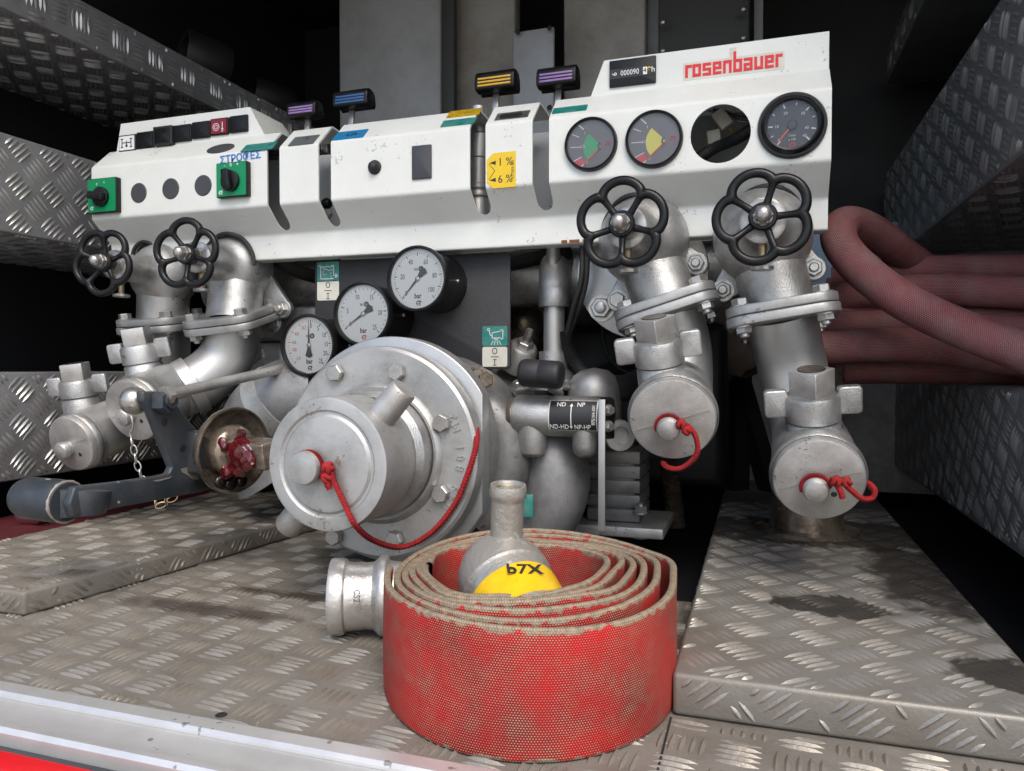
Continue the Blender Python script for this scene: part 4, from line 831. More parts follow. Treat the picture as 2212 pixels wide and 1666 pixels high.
# ------------------------------------------------------------------ pipes and two-way cylinder right of the pump
mf = thing('manifold_pipe', 'horizontal silver manifold pipe under the console', 'pipe', P(1150,600,Y=1.2))
build(MB().tube([Vector((-1.0,1.2,P(1150,602,Y=1.2).z)), Vector((.02,1.2,P(1150,602,Y=1.2).z))], .047, 32), 'pipe', mt['cast'], mf)
vp = thing('vertical_pipe', 'vertical silver pipe with collars right of the gauge board', 'pipe', P(1196,790,Y=1.12))
x, Yv = P(1197,700,Y=1.13).x, 1.13
zt, z1, z2, z3, zb_ = [P(1197,y,Y=Yv).z for y in (545,618,658,765,830)]
build(MB().tube([(x,Yv,z3-.01),(x,Yv,z2+.005)], .0165, 28), 'tube', mt['smooth'], vp)
build(MB().lathe([(.0165,0),(.0235,0),(.0245,.002),(.0245,.030),(.0235,.032),(.0165,.032)], Matrix.Translation((x,Yv,z2-.004)), 32), 'collar', mt['cast'], vp)
build(MB().tube(spline([(x,Yv,z2+.025),(x,Yv,z1+.006),(x-.002,Yv+.012,z1+.03),(x-.004,Yv+.05,z1+.045)],8), [.0245,.0245,.0245]+[.0242]*22, 28), 'elbow', mt['cast_b'], vp)
build(MB().lathe([(.012,0),(.010,.05)], Matrix.Translation((x,Yv-.005,z1+.03)), 16), 'spigot', mt['smooth'], vp)
build(MB().lathe([(.0165,.0),(.0235,0),(.0235,-.028),(.030,-.034),(.040,-.05),(.040,-.06)], Matrix.Translation((x,Yv,z3+.004)), 32), 'lower_collar', mt['cast'], vp)
for px, py in ((1124,838),(1216,834)): bolt(vp, P(px,py,Y=1.08), (0,-.3,1), .011, .010)
# grease nipple fitting
gn = thing('grease_nipple', 'small steel grease nipple on a cast boss beside the monitor sticker', 'fitting', P(1145,735,Y=1.14))
d = Vector((.45,-.45,.75)); c = P(1136,738,Y=1.14); M = fr(c, d)
build(MB().lathe([(.030,-.05),(.024,-.012),(.020,-.008),(.0,-.008)], M, 28), 'boss', mt['cast_b'], gn)
build(MB().hexa(M, .014, .010, -.008).lathe([(.007,.0),(.007,.018),(.005,.024),(0,.025)], M, 16), 'nipple', mt['bolt'], gn)
# two-way cylinder
cy = thing('control_cylinder', 'silver two-way control cylinder with black ND NP label', 'cylinder', P(1210,940,Y=.99))
Yc = 1.0; r = S(44,1210,898,Yc); a, b = P(1106,900,Y=Yc), P(1318,898,Y=Yc); zc = (a.z+b.z)/2; a.z = b.z = zc; Lc = b.x-a.x
build(MB().lathe([(0,0),(r*.80,0),(r*.86,.002),(r*.86,.006),(r*.98,.008),(r,.012),(r,Lc-.014),(r*.97,Lc-.012)], fr(a, VX, VZ), 48), 'barrel', mt['cast'], cy)
build(MB().lathe([(r*.88,-.001),(r*.90,.0005),(r*.90,.004),(r*.86,.005)], fr(a, VX, VZ), 40), 'end_ring', mt['oily'], cy)
build(MB().lathe([(r*.97,-.012),(r*.97,0),(r*.9,.003),(0,.003)], fr(b, VX, VZ), 40), 'end_cap', mt['blackpl'], cy)
mb = MB(); x0, x1 = P(1184,890,Y=Yc-r).x, P(1290,890,Y=Yc-r).x; lo, hi = math.radians(-38), math.radians(52)
def cylp(x, t, rr): return (x, Yc-rr*math.cos(t), zc+rr*math.sin(t))
for nm, m_, x0_, x1_, l_, h_, rr in (('label_border','cream',x0,x1,lo,hi,r+.0004),('label','ink',x0+.0015,x1-.0015,lo+.04,hi-.04,r+.0007)):
    mb = MB(); n = 14; vs = []
    for k in range(n+1): t = l_+(h_-l_)*k/n; vs += [cylp(x0_,t,rr), cylp(x1_,t,rr)]
    mb.add(vs, [(2*k,2*k+1,2*k+3,2*k+2) for k in range(n)]); lb = build(mb, nm, mt[m_], cy)
def CM(fx, t): return fr(Vector(cylp(x0+(x1-x0)*fx, t, r+.0010)), (0,-math.cos(t),math.sin(t)), VX)
txt('ND', mt['wprint'], cy, CM(.26,math.radians(36)), .0095, sx=.9); txt('NP', mt['wprint'], cy, CM(.66,math.radians(36)), .0095, sx=.9)
txt('ND-HD', mt['wprint'], cy, CM(.225,math.radians(-26)), .0098, sx=.82); txt('NP-HP', mt['wprint'], cy, CM(.70,math.radians(-26)), .0098, sx=.82)
txt('075104-001', mt['wprint'], cy, rotz(CM(.93,math.radians(8)), math.pi/2), .0062, sx=.9)
mb = MB()
for k in range(8):
    t0 = math.radians(-24+7.2*k); t1 = math.radians(-24+7.2*(k+1)); xx = x0+(x1-x0)*.47
    mb.add([cylp(xx-.0006,t0,r+.0011), cylp(xx+.0006,t0,r+.0011), cylp(xx+.0006,t1,r+.0011), cylp(xx-.0006,t1,r+.0011)], [(0,1,2,3)])
for t, s_ in ((40,1),(-32,-1)):
    tt = math.radians(t); t2 = math.radians(t-s_*9); mb.add([cylp(xx,tt,r+.0012), cylp(xx-.0024,t2,r+.0012), cylp(xx+.0024,t2,r+.0012)], [(0,1,2)])
build(mb, 'label_arrow', mt['wprint'], cy)
for px, dz, rr in ((1152,.056,.021),(1266,.054,.018)):
    c = P(px,900,Y=Yc); c.z = zc
    build(MB().lathe([(rr,0),(rr,-dz*.75),(rr*.85,-dz*.93),(rr*.5,-dz*1.02),(0,-dz*1.04)], Matrix.Translation((c.x,Yc-.004,zc)), 32), 'boss', mt['cast'], cy)
p0 = P(1035,963,Y=Yc-.004); p1 = P(1150,962,Y=Yc-.004); p0.z = p1.z = zc-.040; build(MB().tube([p0, p1], .0095, 20), 'piston_rod', mt['cast_b'], cy)
bx = P(1303,900,Y=.965)
build(MB().box((0,0,0),(.009,.004,S(285,1300,1000,.96)), Matrix.Translation((bx.x-.001,.962,P(1300,1005,Y=.962).z))), 'flat_bar', mt['smooth'], cy, bevel=.0006)
build(MB().prism(rrect(.018,S(86,1310,905,.975),.003), 0, .004, fr(Vector((bx.x+.004,.975,P(1310,905,Y=.975).z)), (.8,-.6,0), (.6,.8,0))), 'bracket', mt['blackpl'], cy, bevel=.0006)
for y in (886,921): bolt(cy, P(1314,y,Y=.97), (.75,-.66,0), .0062, .006)
c = P(1335,940,Y=1.02); build(MB().lathe([(.013,-.03),(.013,0),(.021,.0),(.022,.003),(.021,.010),(.013,.011),(.012,.004),(0,.004)], fr(c, (.5,-.85,0)), 28), 'eye_end', mt['smooth'], cy)
hg = thing('grip_handle', 'black rubber grip handle above the two-way cylinder', 'handle', P(1168,835,Y=.97))
c = P(1169,808,Y=.965); M = fr(c, (.96,-.06,-.06), VZ)
build(MB().lathe([(0,-.030),(.013,-.030),(.0175,-.028),(.0190,-.0235),(.0190,-.0005),(.0187,0),(.0190,.0005),(.0190,.0235),(.0175,.028),(.013,.030),(0,.030)], M, 32), 'grip', mt['blackrub'], hg, ang=50)
build(MB().tube([c, c+Vector((.0,.05,-.02)), c+Vector((0,.10,-.03))], .006, 10), 'arm', mt['smooth'], hg)
# cast dome and ribbed gearbox
dm = thing('cast_dome', 'silver cast dome with side pipe behind the two-way cylinder', 'casting', P(1280,860,Y=1.1))
build(MB().lathe([(.040,-.06),(.040,0),(.0385,.014),(.032,.027),(.02,.036),(0,.040)], Matrix.Translation(P(1284,852,Y=1.1)), 36), 'dome', mt['cast_b'], dm)
build(MB().tube(spline([P(1300,835,Y=1.1), P(1350,838,Y=1.12), P(1400,815,Y=1.16)],6), .02, 20), 'side_hose', mt['blackrub'], dm)
gx = thing('gearbox', 'grey ribbed gearbox block standing behind the flat silver bar', 'gearbox', P(1340,1140,Y=1.2))
a, b = P(1272,970,Y=1.16), P(1372,1130,Y=1.16)
mb = MB(); mb.box(((a.x+b.x)/2,1.21,(a.z+b.z)/2),(b.x-a.x,.10,a.z-b.z)); build(mb, 'block', mt['cast_dark'], gx, bevel=.006)
for k in range(5):
    z = b.z+(a.z-b.z)*(k+.5)/5; mb = MB(); mb.box(((a.x+b.x)/2+.003,1.21,z),(b.x-a.x+.010,.110,(a.z-b.z)/5-.0030)); build(mb, 'rib', mt['cast_dark'], gx, bevel=.0015)
mb = MB(); mb.box(((a.x+b.x)/2+.01,1.20,b.z-.008),(b.x-a.x+.075,.15,.016)); build(mb, 'base_flange', mt['cast_b'], gx, bevel=.002)
bolt(gx, P(1384,1108,Y=1.14), (0,0,1), .010, .009, nut=True); build(MB().tube([P(1384,1140,Y=1.17), P(1384,1160,Y=1.17)], .018, 20), 'foot', mt['cast_b'], gx)
# hoses, cables in the dark behind
def cable(name, label, pts, r, mat='blackrub', cat='cable', corr=False, group='black cables and conduits in the pump bay'):
    pp = [P(x,y,Y=Y) for x,y,Y in pts]
    if corr:
        o = conduit(pp, r, 12, name, mat)
    else: o = build(MB().tube(spline(pp,8), r, 12), name, mt[mat])
    return tag(o, label, cat, group)
cable('black_cable', 'thin black cable looping down right of the vertical pipe', [(1258,520,1.06),(1256,600,1.06),(1240,660,1.07),(1225,720,1.09)], .0042)
cable('black_cable', 'thin black cable running beside the first one toward the conduit', [(1268,520,1.06),(1266,600,1.065),(1252,660,1.075),(1228,725,1.10)], .0045)
cable('black_conduit', 'black corrugated conduit between the vertical pipe and the cast dome', [(1222,715,1.12),(1230,760,1.12),(1250,795,1.13),(1275,820,1.16)], .010, corr=True)
cable('black_conduit', 'black corrugated conduit under the console left of the gauge board', [(600,560,1.13),(640,585,1.12),(690,600,1.12)], .012, corr=True)
cable('black_conduit', 'black corrugated conduit under the console right of the gauge board', [(1100,575,1.16),(1150,560,1.15),(1230,545,1.14)], .012, corr=True)
cable('rubber_hose', 'thick black rubber hose running down behind the ribbed gearbox', [(1275,850,1.3),(1262,960,1.25),(1258,1060,1.2),(1252,1140,1.2)], .012, cat='hose')
cable('rubber_hose', 'black rubber hose curving behind the first right-hand outlet pipe', [(1290,815,1.3),(1360,790,1.35),(1420,800,1.4),(1520,830,1.5)], .018, cat='hose')
cable('drain_hose', 'ribbed brown drain hose hanging below the outlet cap beside the cylinder', [(1440,990,1.30),(1452,1060,1.3),(1462,1140,1.3)], .016, 'oily', 'hose', True, None)
pd = thing('pedestal_pipe', 'dark pipe stub standing on the right step behind the corded cap', 'pipe', P(1740,1150,Y=1.2))
c = P(1742,1148,Z=.036); build(MB().lathe([(.075,0),(.075,.006),(.055,.008),(.052,.03),(.052,.25)], Matrix.Translation((c.x,c.y,.0365)), 36), 'stub', mt['oily'], pd)
# left background parts: bracket and small clutter
bk = thing('casting_bracket', 'grey cast bracket behind the tie rod and elbow', 'bracket', P(520,800,Y=1.12))
build(MB().box((0,0,0),(.16,.03,.06), Matrix.Translation(P(610,700,Y=1.16))), 'arm', mt['cast'], bk, bevel=.006)
build(MB().box((0,0,0),(.18,.04,.10), Matrix.Translation(P(540,790,Y=1.20))), 'web', mt['cast'], bk, bevel=.01)
bolt(bk, P(553,765,Y=1.13), (.4,-.9,0), .014, .012); bolt(bk, P(497,835,Y=1.1), (.4,-.9,0), .014, .012); bolt(bk, P(592,700,Y=1.1), (0,-1,0), .012, .012)
eb = thing('engine_block', 'dark greasy engine castings behind the pump', 'engine', (-.4,1.35,0))
for (px, py, Y, r_, sq) in ((1130,700,1.35,.07,1.2),(1080,860,1.25,.09,1),(1260,700,1.5,.09,1.2),(640,650,1.3,.06,1)):
    build(MB().ball(P(px,py,Y=Y), r_, 24, sq), 'casting', mt['oily'] if px == 1130 else mt['cast_b'] if px == 1080 else mt['chassis'], eb)
build(MB().box((0,0,0),(.85,.25,.30), Matrix.Translation((-.48,1.50,.22))), 'block', mt['chassis'], eb, bevel=.02)
vk = thing('drain_cock', 'small steel drain cock with green tag beside the discharge elbow', 'valve', P(1225,1130,Y=1.05))
build(MB().box((0,0,0),(.016,.004,.032), Matrix.Translation(P(1140,1093,Y=.98))), 'green_tag', mt['teal'], vk, bevel=.001)
for px, py in ((1218,1105),(1240,1120)): build(MB().hexa(fr(P(px,py,Y=1.06),(.2,-.5,.8)), .009, .014).lathe([(.005,0),(.005,.03),(0,.03)], fr(P(px,py,Y=1.06),(.2,-.5,.8)), 12), 'fitting', mt['bolt'], vk)
# ------------------------------------------------------------------ dark operating lever with greasy spindle
lv = thing('operating_lever', 'chipped slate-grey hand lever with cylindrical grip', 'lever', P(440,985,X=-.73))
XV = -.735
pix = [(309,845),(362,846),(398,895),(428,932),(458,940),(466,975),(470,1050),(440,1062),(262,1096),(205,1110),(160,1118),(150,1090),(162,1052),(250,1042),(345,1029),(366,1024),(373,1010),(360,978),(326,892),(310,867)]
poly = [(P(x,y,X=XV).y, P(x,y,X=XV).z) for x,y in pix]
MYZ = fr((XV,0,0),(1,0,0),(0,1,0))
build(MB().prism(poly, -.012, 0, MYZ), 'lever_plate', mt['lever'], lv, bevel=.0025)
for px, py in ((355,912),(394,968)):
    p = P(px,py,X=XV); build(MB().lathe([(0,.0006),(.0045,.0006),(.0055,.0002),(.0055,-.002)], fr(p,(1,0,0)), 18), 'plate_hole', mt['ink'], lv)
hcn = P(97,1079,X=-.79); M = fr(hcn, (1,-.04,-.02), VZ)
build(MB().lathe([(0,-.038),(.015,-.038),(.0215,-.034),(.0245,-.026),(.0250,.020),(.0245,.030),(.022,.037),(0,.037)], M, 40), 'grip', mt['lever'], lv)
build(MB().tube([M @ Vector((.0232*math.cos(t),.0232*math.sin(t),.0345)) for t in [2*math.pi*k/36 for k in range(36)]], [.0016+.0010*math.sin(k*1.7)*math.cos(k*.9) for k in range(36)], 8, True), 'worn_grip_edge', mt['worn'], lv)
# neck joining the grip to the arm
a = hcn+VX*.030; b = P(215,1078,X=XV-.008)
build(MB().tube(spline([a, a.lerp(b,.45)+Vector((.012,0,0)), b],8), [.023-.0003*i for i in range(17)], 4, up=(0,.7,.7)), 'grip_neck', mt['lever'], lv, bevel=.004)
for (pts) in ([(391,1013),(412,1008),(425,1022),(431,1036),(417,1036),(404,1026),(394,1021)], [(330,1039),(345,1036),(372,1029),(366,1034),(340,1041)], [(437,992),(443,985),(444,1003),(436,1010)]):
    q = [(P(x,y,X=XV+.0005).y, P(x,y,X=XV+.0005).z) for x,y in pts]; build(MB().prism(q, .0001, .0006, MYZ), 'paint_chip', mt['worn'], lv)
build(MB().box((0,0,0),(.022,.042,.058), Matrix.Translation(P(436,975,X=-.728))), 'hub_block', mt['lever'], lv, bevel=.005)
p = P(346,867,X=XV+.002); build(MB().hexa(fr(p,(1,0,0)), .0165, .016).lathe([(.009,.016),(.009,.021),(.006,.021),(.006,.019),(0,.019)], fr(p,(1,0,0)), 20), 'pivot_nut', mt['lever'], lv)
build(MB().ball(P(290,866,X=-.775), .0185, 24), 'ball_joint', mt['chrome'], lv)
tr = thing('tie_rod', 'thin silver tie rod from the dark lever towards the gauges', 'rod', P(372,852,X=-.725))
a, b = P(362,853,X=-.72), P(650,788,Y=1.04)
build(MB().tube([a, b], .0075, 16), 'rod', mt['cast_b'], tr); build(MB().tube([a, a.lerp(b,.10)], .0092, 12), 'threaded_end', mt['bolt'], tr); build(MB().hexa(fr(a.lerp(b,-.02), b-a), .0125, .010), 'lock_nut', mt['bolt'], tr)
gs = thing('spindle_dish', 'greasy steel dish and square spindle smeared with red grease', 'spindle', P(520,1060,Y=.86))
c = P(500,972,Y=.862); ax = Vector((1,-.22,-.02)).normalized(); M = fr(c, ax, VZ)
build(MB().lathe([(0,-.022),(.040,-.022),(.052,-.014),(.059,-.002),(.0605,.006),(.0595,.009),(.0570,.0085),(.0555,.005)], M, 56), 'dish', mt['oily'], gs, ang=45)
build(MB().lathe([(.0556,.0052),(.051,-.004),(.044,-.012),(.036,-.014),(.034,-.008),(.036,.004),(.033,.012),(.026,.016),(0,.016)], M, 56), 'oily_bowl', mt['oilyd'], gs, ang=45)
build(MB().prism(rrect(.036,.036,.003), .016, .085, rotz(M,.15)), 'square_spindle', mt['oilyd'], gs, bevel=.002)
build(MB().lathe([(.013,-.05),(.013,-.006)], M, 24), 'shaft', mt['oily'], gs)
mb = MB(); mb.ball(M @ Matrix.Translation((.0,.016,.040)) @ Matrix.Scale(.55,4,(0,1,0)), .022, 28, 1.2); mb.ball(M @ Matrix.Translation((-.018,.016,.033)) @ Matrix.Scale(.5,4,(0,1,0)), .016, 20, 1.2); mb.ball(M @ Matrix.Translation((.024,.014,.036)), .007, 14); mb.ball(M @ Matrix.Translation((-.008,.021,.056)) @ Matrix.Scale(.4,4,(0,1,0)), .015, 20, 1.1); mb.ball(M @ Matrix.Translation((-.026,.020,.014)) @ Matrix.Scale(.5,4,(0,1,0)), .011, 16, 1.1); mb.ball(M @ Matrix.Translation((.010,.026,.012)) @ Matrix.Scale(.5,4,(0,1,0)), .010, 16, 1.1)
for i, v in enumerate(mb.v):
    v = Vector(v); s_ = math.sin(v.x*420)*math.sin(v.z*380+v.y*200); mb.v[i] = tuple(v+Vector((.0012*s_, -.0022*s_, .0016*math.sin(v.z*500+v.x*300))))
build(mb, 'grease_smear', mt['red_grease'], gs)
mb = MB(); mb.ball(M @ Matrix.Translation((-.046,.004,.004)), .010, 16, .5); mb.ball(M @ Matrix.Translation((-.042,.022,.005)), .009, 16, .5); mb.ball(M @ Matrix.Translation((-.045,-.016,.003)), .009, 16, .5); build(mb, 'black_grease', pm('black_grease', (.012,.008,.006), .1, 0, .3, 60, bump=1, bs=120), gs)
# ------------------------------------------------------------------ chain on the left cap
ch = thing('cap_chain', 'thin steel link chain hanging from the left outlet cap', 'chain', P(283,950,Y=.89))
build(MB().tube(spline([P(277,888,Y=.886), P(285,905,Y=.884), P(287,925,Y=.884), P(281,935,Y=.884), P(284,948,Y=.884)],6), .0013, 8), 'hook', mt['chrome'], ch)
cpts = spline([P(284,948,Y=.885), P(290,975,Y=.885), P(297,1005,Y=.887), P(306,1030,Y=.89), P(318,1052,Y=.90), P(334,1080,Y=.90), P(345,1092,Y=.90), P(362,1083,Y=.90), P(380,1074,Y=.90)], 12)
acc = [0]
for a, b in zip(cpts, cpts[1:]): acc.append(acc[-1]+(b-a).length)
Lk = .0155; n = int(acc[-1]/(Lk*.80)); j = 0
for k in range(n):
    s_ = (k+.5)*acc[-1]/n; j = max(i for i in range(len(acc)) if acc[i] <= s_); j = min(j, len(cpts)-2); c = cpts[j]; d = (cpts[j+1]-cpts[j]).normalized()
    M = fr(c, Vector((.5,-.85,.1)) if k % 2 else Vector((.85,.5,.1)), d)
    ring = [M @ Vector((Lk*.5*math.cos(t)*(1 if True else 1), .0036*math.sin(t)*1.15, 0)) for t in [2*math.pi*q/16 for q in range(16)]]
    build(MB().tube(ring, .0011, 6, True), 'link', mt['chrome'] if k < n*.55 else mt['brass'], ch)
# ------------------------------------------------------------------ red cords
def cord(label, base, pts, r, knots):
    t = thing('red_cord', label, 'cord', base, 'red braided cords tied to the cap knobs')
    pp = spline(pts, 34); rr = [r]*len(pp)
    build(MB().tube(pp, rr, 16, braid=.35), 'cord', mt['cord'], t, ang=80)
    for k, (c, q) in enumerate(knots):
        mb = MB(); c = Vector(c)
        for w_ in range(3):
            d = Vector((math.cos(w_*1.3+k), .3, math.sin(w_*1.3+k)))
            M = fr(c+d*q*.25, d); mb.tube([M @ Vector((q*math.cos(a),q*math.sin(a),0)) for a in [2*math.pi*i/14 for i in range(14)]], r*.95, 8, True)
        build(mb, 'knot', mt['cord'], t, ang=80)
    return t
def ringpts(KM_, rad, z, a0, a1, n=10): return [KM_ @ Vector((rad*math.cos(math.radians(a0+(a1-a0)*k/n)), rad*math.sin(math.radians(a0+(a1-a0)*k/n)), z)) for k in range(n+1)]
cord('long red cord tied to the suction cap knob and looped over the flange', P(705,1010,Y=.73),
     ringpts(KM, .017, .006, 150, -30, 6)+[P(712,1012,Y=.728), P(722,1040,Y=.728), P(745,1090,Y=.732), P(768,1135,Y=.738), P(808,1168,Y=.79), P(868,1182,Y=.84), P(930,1152,Y=.848), P(982,1090,Y=.850), P(1012,1020,Y=.850), P(1029,960,Y=.856), P(1028,920,Y=.875), P(1018,893,Y=.888)], .0031,
     [(P(709,1012,Y=.726), .0052), (P(708,1032,Y=.727), .005)])
cord('short red cord loop on the outlet cap beside the two-way cylinder', R1K.translation,
     ringpts(R1K, .0142, .006, 200, 20, 8)+[P(1475,918,Y=.882), P(1488,922,Y=.880), P(1502,942,Y=.882), P(1507,970,Y=.885), P(1497,993,Y=.888), P(1470,1012,Y=.895), P(1443,1010,Y=.905), P(1432,1000,Y=.92)], .0027,
     [(P(1472,918,Y=.880), .0048), (P(1484,930,Y=.880), .004)])
cord('short red cord loop on the outlet cap next to the maroon hoses', R2K.translation,
     ringpts(R2K, .0142, .006, 200, 10, 8)+[P(1800,1036,Y=.866), P(1818,1040,Y=.864), P(1835,1056,Y=.866), P(1862,1077,Y=.870), P(1884,1076,Y=.876), P(1889,1060,Y=.884), P(1878,1046,Y=.895), P(1868,1042,Y=.905)], .0027,
     [(P(1806,1040,Y=.864), .0046), (P(1828,1042,Y=.865), .004)])
build(MB().tube(spline([P(1808,1048,Y=.864), P(1816,1062,Y=.864), P(1820,1076,Y=.866)],5), .0032, 10), 'loose_end', mt['cord'], bpy.data.objects['red_cord.002'])
build(MB().tube(spline([P(707,1030,Y=.727), P(708,1044,Y=.727), P(712,1058,Y=.728)],5), [.0042]*8+[.003]*3, 10), 'frayed_end', mt['cord'], bpy.data.objects['red_cord'])
# ------------------------------------------------------------------ fire hoses
def hose_mat(name, red, dark, thread, pitch, edge=None, thr=.30, wear=.16, rough=.75, fade=.0):
    m = bpy.data.materials.new(name); m.use_nodes = True; nt = m.node_tree; N = nt.nodes; L = nt.links; b = N['Principled BSDF']
    def mth(op, a, c=None, d=None):
        q = N.new('ShaderNodeMath'); q.operation = op
        for i, x in enumerate((a, c, d)):
            if x is None: continue
            if isinstance(x, (int, float)): q.inputs[i].default_value = x
            else: L.new(x, q.inputs[i])
        return q.outputs[0]
    def mixc(f, a, c):
        q = N.new('ShaderNodeMix'); q.data_type = 'RGBA'; L.new(f, q.inputs[0])
        for i, x in ((6,a),(7,c)):
            if isinstance(x, tuple): q.inputs[i].default_value = (*x,1)
            else: L.new(x, q.inputs[i])
        return q.outputs[2]
    def rng(x, a, c, lo=0., hi=1.):
        q = N.new('ShaderNodeMapRange'); L.new(x, q.inputs[0]); q.inputs[1].default_value = a; q.inputs[2].default_value = c; q.inputs[3].default_value = lo; q.inputs[4].default_value = hi; return q.outputs[0]
    uv = N.new('ShaderNodeUVMap'); sp = N.new('ShaderNodeSeparateXYZ'); L.new(uv.outputs[0], sp.inputs[0]); u, v = sp.outputs[0], sp.outputs[1]
    def noise(sc_, det=5):
        q = N.new('ShaderNodeTexNoise'); q.inputs['Scale'].default_value = sc_; q.inputs['Detail'].default_value = det; q.inputs['Roughness'].default_value = .65; L.new(uv.outputs[0], q.inputs['Vector']); return q.outputs[0]
    vv = mth('DIVIDE', v, pitch*.87); row = mth('FLOOR', vv); sh = mth('MULTIPLY', mth('MODULO', row, 2.0), .5)
    fu = mth('SUBTRACT', mth('FRACT', mth('ADD', mth('DIVIDE', u, pitch), sh)), .5); fv = mth('SUBTRACT', mth('FRACT', vv), .5)
    dist = mth('SQRT', mth('ADD', mth('MULTIPLY', fu, fu), mth('MULTIPLY', fv, fv)))
    big = noise(28, 4); mid = noise(75, 6)
    w_ = mth('ADD', mth('MULTIPLY', mth('SUBTRACT', big, .5), wear*2.6), mth('MULTIPLY', mth('SUBTRACT', mid, .5), wear*1.6))
    rad = mth('ADD', w_, thr)
    dot = rng(mth('SUBTRACT', dist, rad), .05, -.05)
    base = mixc(rng(noise(14,6), .35, .68), red, dark)
    cur = mixc(dot, base, thread)
    if edge:
        e = mth('MINIMUM', v, mth('SUBTRACT', .1, v)); e = mth('ADD', e, mth('MULTIPLY', mth('SUBTRACT', noise(120,5), .5), -.013)); e = mth('ADD', e, mth('MULTIPLY', mth('SUBTRACT', noise(30,3), .5), -.012))
        ec = mixc(rng(noise(160,6), .35, .65), edge, tuple(x*.5 for x in edge)); ec = mixc(dot, ec, tuple(x*1.25 for x in edge))
        cur = mixc(rng(e, .0030, .0018), cur, ec)
    if fade: cur = mixc(mth('MULTIPLY', rng(noise(9,5), .4, .7), fade), cur, thread)
    L.new(cur, b.inputs['Base Color']); b.inputs['Roughness'].default_value = rough; b.inputs['Specular IOR Level'].default_value = .3
    bu = N.new('ShaderNodeBump'); bu.inputs['Strength'].default_value = .5; bu.inputs['Distance'].default_value = .0006; L.new(rng(dist, .5, .1), bu.inputs['Height']); L.new(bu.outputs[0], b.inputs['Normal'])
    return m
mt['hose'] = hose_mat('woven_red_hose', (.47,.009,.012), (.17,.012,.012), (.40,.29,.19), .00215, edge=(.31,.245,.17), thr=.215, wear=.17)
mt['maroon'] = hose_mat('woven_maroon_hose', (.23,.042,.050), (.135,.030,.035), (.37,.255,.24), .0024, thr=.24, wear=.12, fade=.45)
def uvmesh(name, V, Fc, UV, mat, parent=None):
    me = bpy.data.meshes.new(name); me.from_pydata(V, [], Fc); l = me.uv_layers.new(name='UVMap')
    for lp in me.loops: l.data[lp.index].uv = UV[lp.vertex_index]
    for p in me.polygons: p.use_smooth = True
    return link(name, me, mat, parent)
def tube_uv(name, pts, r, mat, parent=None, n=28, flat=1.0):
    pts = [Vector(p) for p in pts]; m = len(pts); V = []; UV = []; Fc = []; s_ = 0; nrm = VZ
    for i in range(m):
        a, b = pts[max(i-1,0)], pts[min(i+1,m-1)]; T = (b-a).normalized(); nrm = (nrm-T*nrm.dot(T)).normalized(); bi = T.cross(nrm)
        if i: s_ += (pts[i]-pts[i-1]).length
        for k in range(n+1):
            t = 2*math.pi*k/n; V.append(pts[i]+nrm*math.cos(t)*r*flat+bi*math.sin(t)*r); UV.append((s_, k/n*2*math.pi*r))
    for i in range(m-1):
        for k in range(n): Fc.append((i*(n+1)+k, i*(n+1)+k+1, (i+1)*(n+1)+k+1, (i+1)*(n+1)+k))
    return uvmesh(name, V, Fc, UV, mat, parent)
# the coiled red hose
HC = Vector((-.2000,.6665,0)); HT = .101
fh = thing('rolled_fire_hose', 'coiled red woven flat fire hose with pale worn edges', 'hose', HC)
rx = Vector((math.cos(YAW), math.sin(YAW), 0)); ry = Vector((-math.sin(YAW), math.cos(YAW), 0))
K = 6.0; path = []; steps = 900
def wob(th, k): return .0030*math.sin(3*th+k*.45)+.0020*math.sin(5*th-k*.5+1)+.0012*math.sin(8*th+k*.4)
for i in range(steps+1):
    f = i/steps; th = math.pi*1.0 + (1-f)*K*2*math.pi; k = f*K
    g = max(0., (k-.0))/K
    ro = .1325*(1+.012*math.cos(2*th)) + .009*math.exp(-((math.atan2(math.sin(th-.12), math.cos(th-.12)))/.20)**2)*(1 if k > K-2.2 else .5)
    ct, st_ = math.cos(th), math.sin(th)
    ri = 1/((abs(ct)/.066)**2.4+(abs(st_)/.048)**2.4)**(1/2.6)
    gm = (k/4*.60 if k < 4 else .60+(k-4)*.18 if k < 5 else .78+(k-5)*.22)
    r = ri+(ro-ri)*gm + wob(th,k)*(1-.6*g)*1.6*math.sin(math.pi*min(1,g*1.2+.1))
    ofs = Vector((-.018*(1-g), .011*(1-g), 0))
    path.append(HC+rx*(r*ct+ofs.x)+ry*(r*st_*1.27+ofs.y))
tail = path[-1]; 
sec = []; w2 = HT; tk = .0034
for q in range(9): a = math.pi*q/8; sec.append((tk*math.cos(a), w2-tk+tk*math.sin(a)))
for z in (.085,.065,.05,.035,.015): sec.append((-tk*(1.0+.08*math.sin(z*60)), z))
for q in range(9): a = math.pi+math.pi*q/8; sec.append((tk*math.cos(a), tk+.0005+tk*math.sin(a)))
for z in (.015,.035,.05,.065,.085): sec.append((tk*(1.0+.08*math.sin(z*60)), z))
V = []; UV = []; Fc = []; s_ = 0; n = len(sec); m = len(path)
for i in range(m):
    a, b = path[max(i-1,0)], path[min(i+1,m-1)]; T = (b-a).normalized(); Nn = Vector((T.y,-T.x,0))
    if i: s_ += (path[i]-path[i-1]).length
    lift = .0022*math.sin(s_*9)+.0012*math.sin(s_*23+1); bend = .0015*math.sin(s_*17)
    for (o_, z) in sec: V.append(path[i]+Nn*(o_+bend*math.sin(z*31))+VZ*(z+lift*(z/HT)**2)); UV.append((s_, z))
for i in range(m-1):
    for k in range(n): Fc.append((i*n+k, i*n+(k+1)%n, (i+1)*n+(k+1)%n, (i+1)*n+k))
uvmesh('hose_coil', V, Fc, UV, mt['hose'], fh)
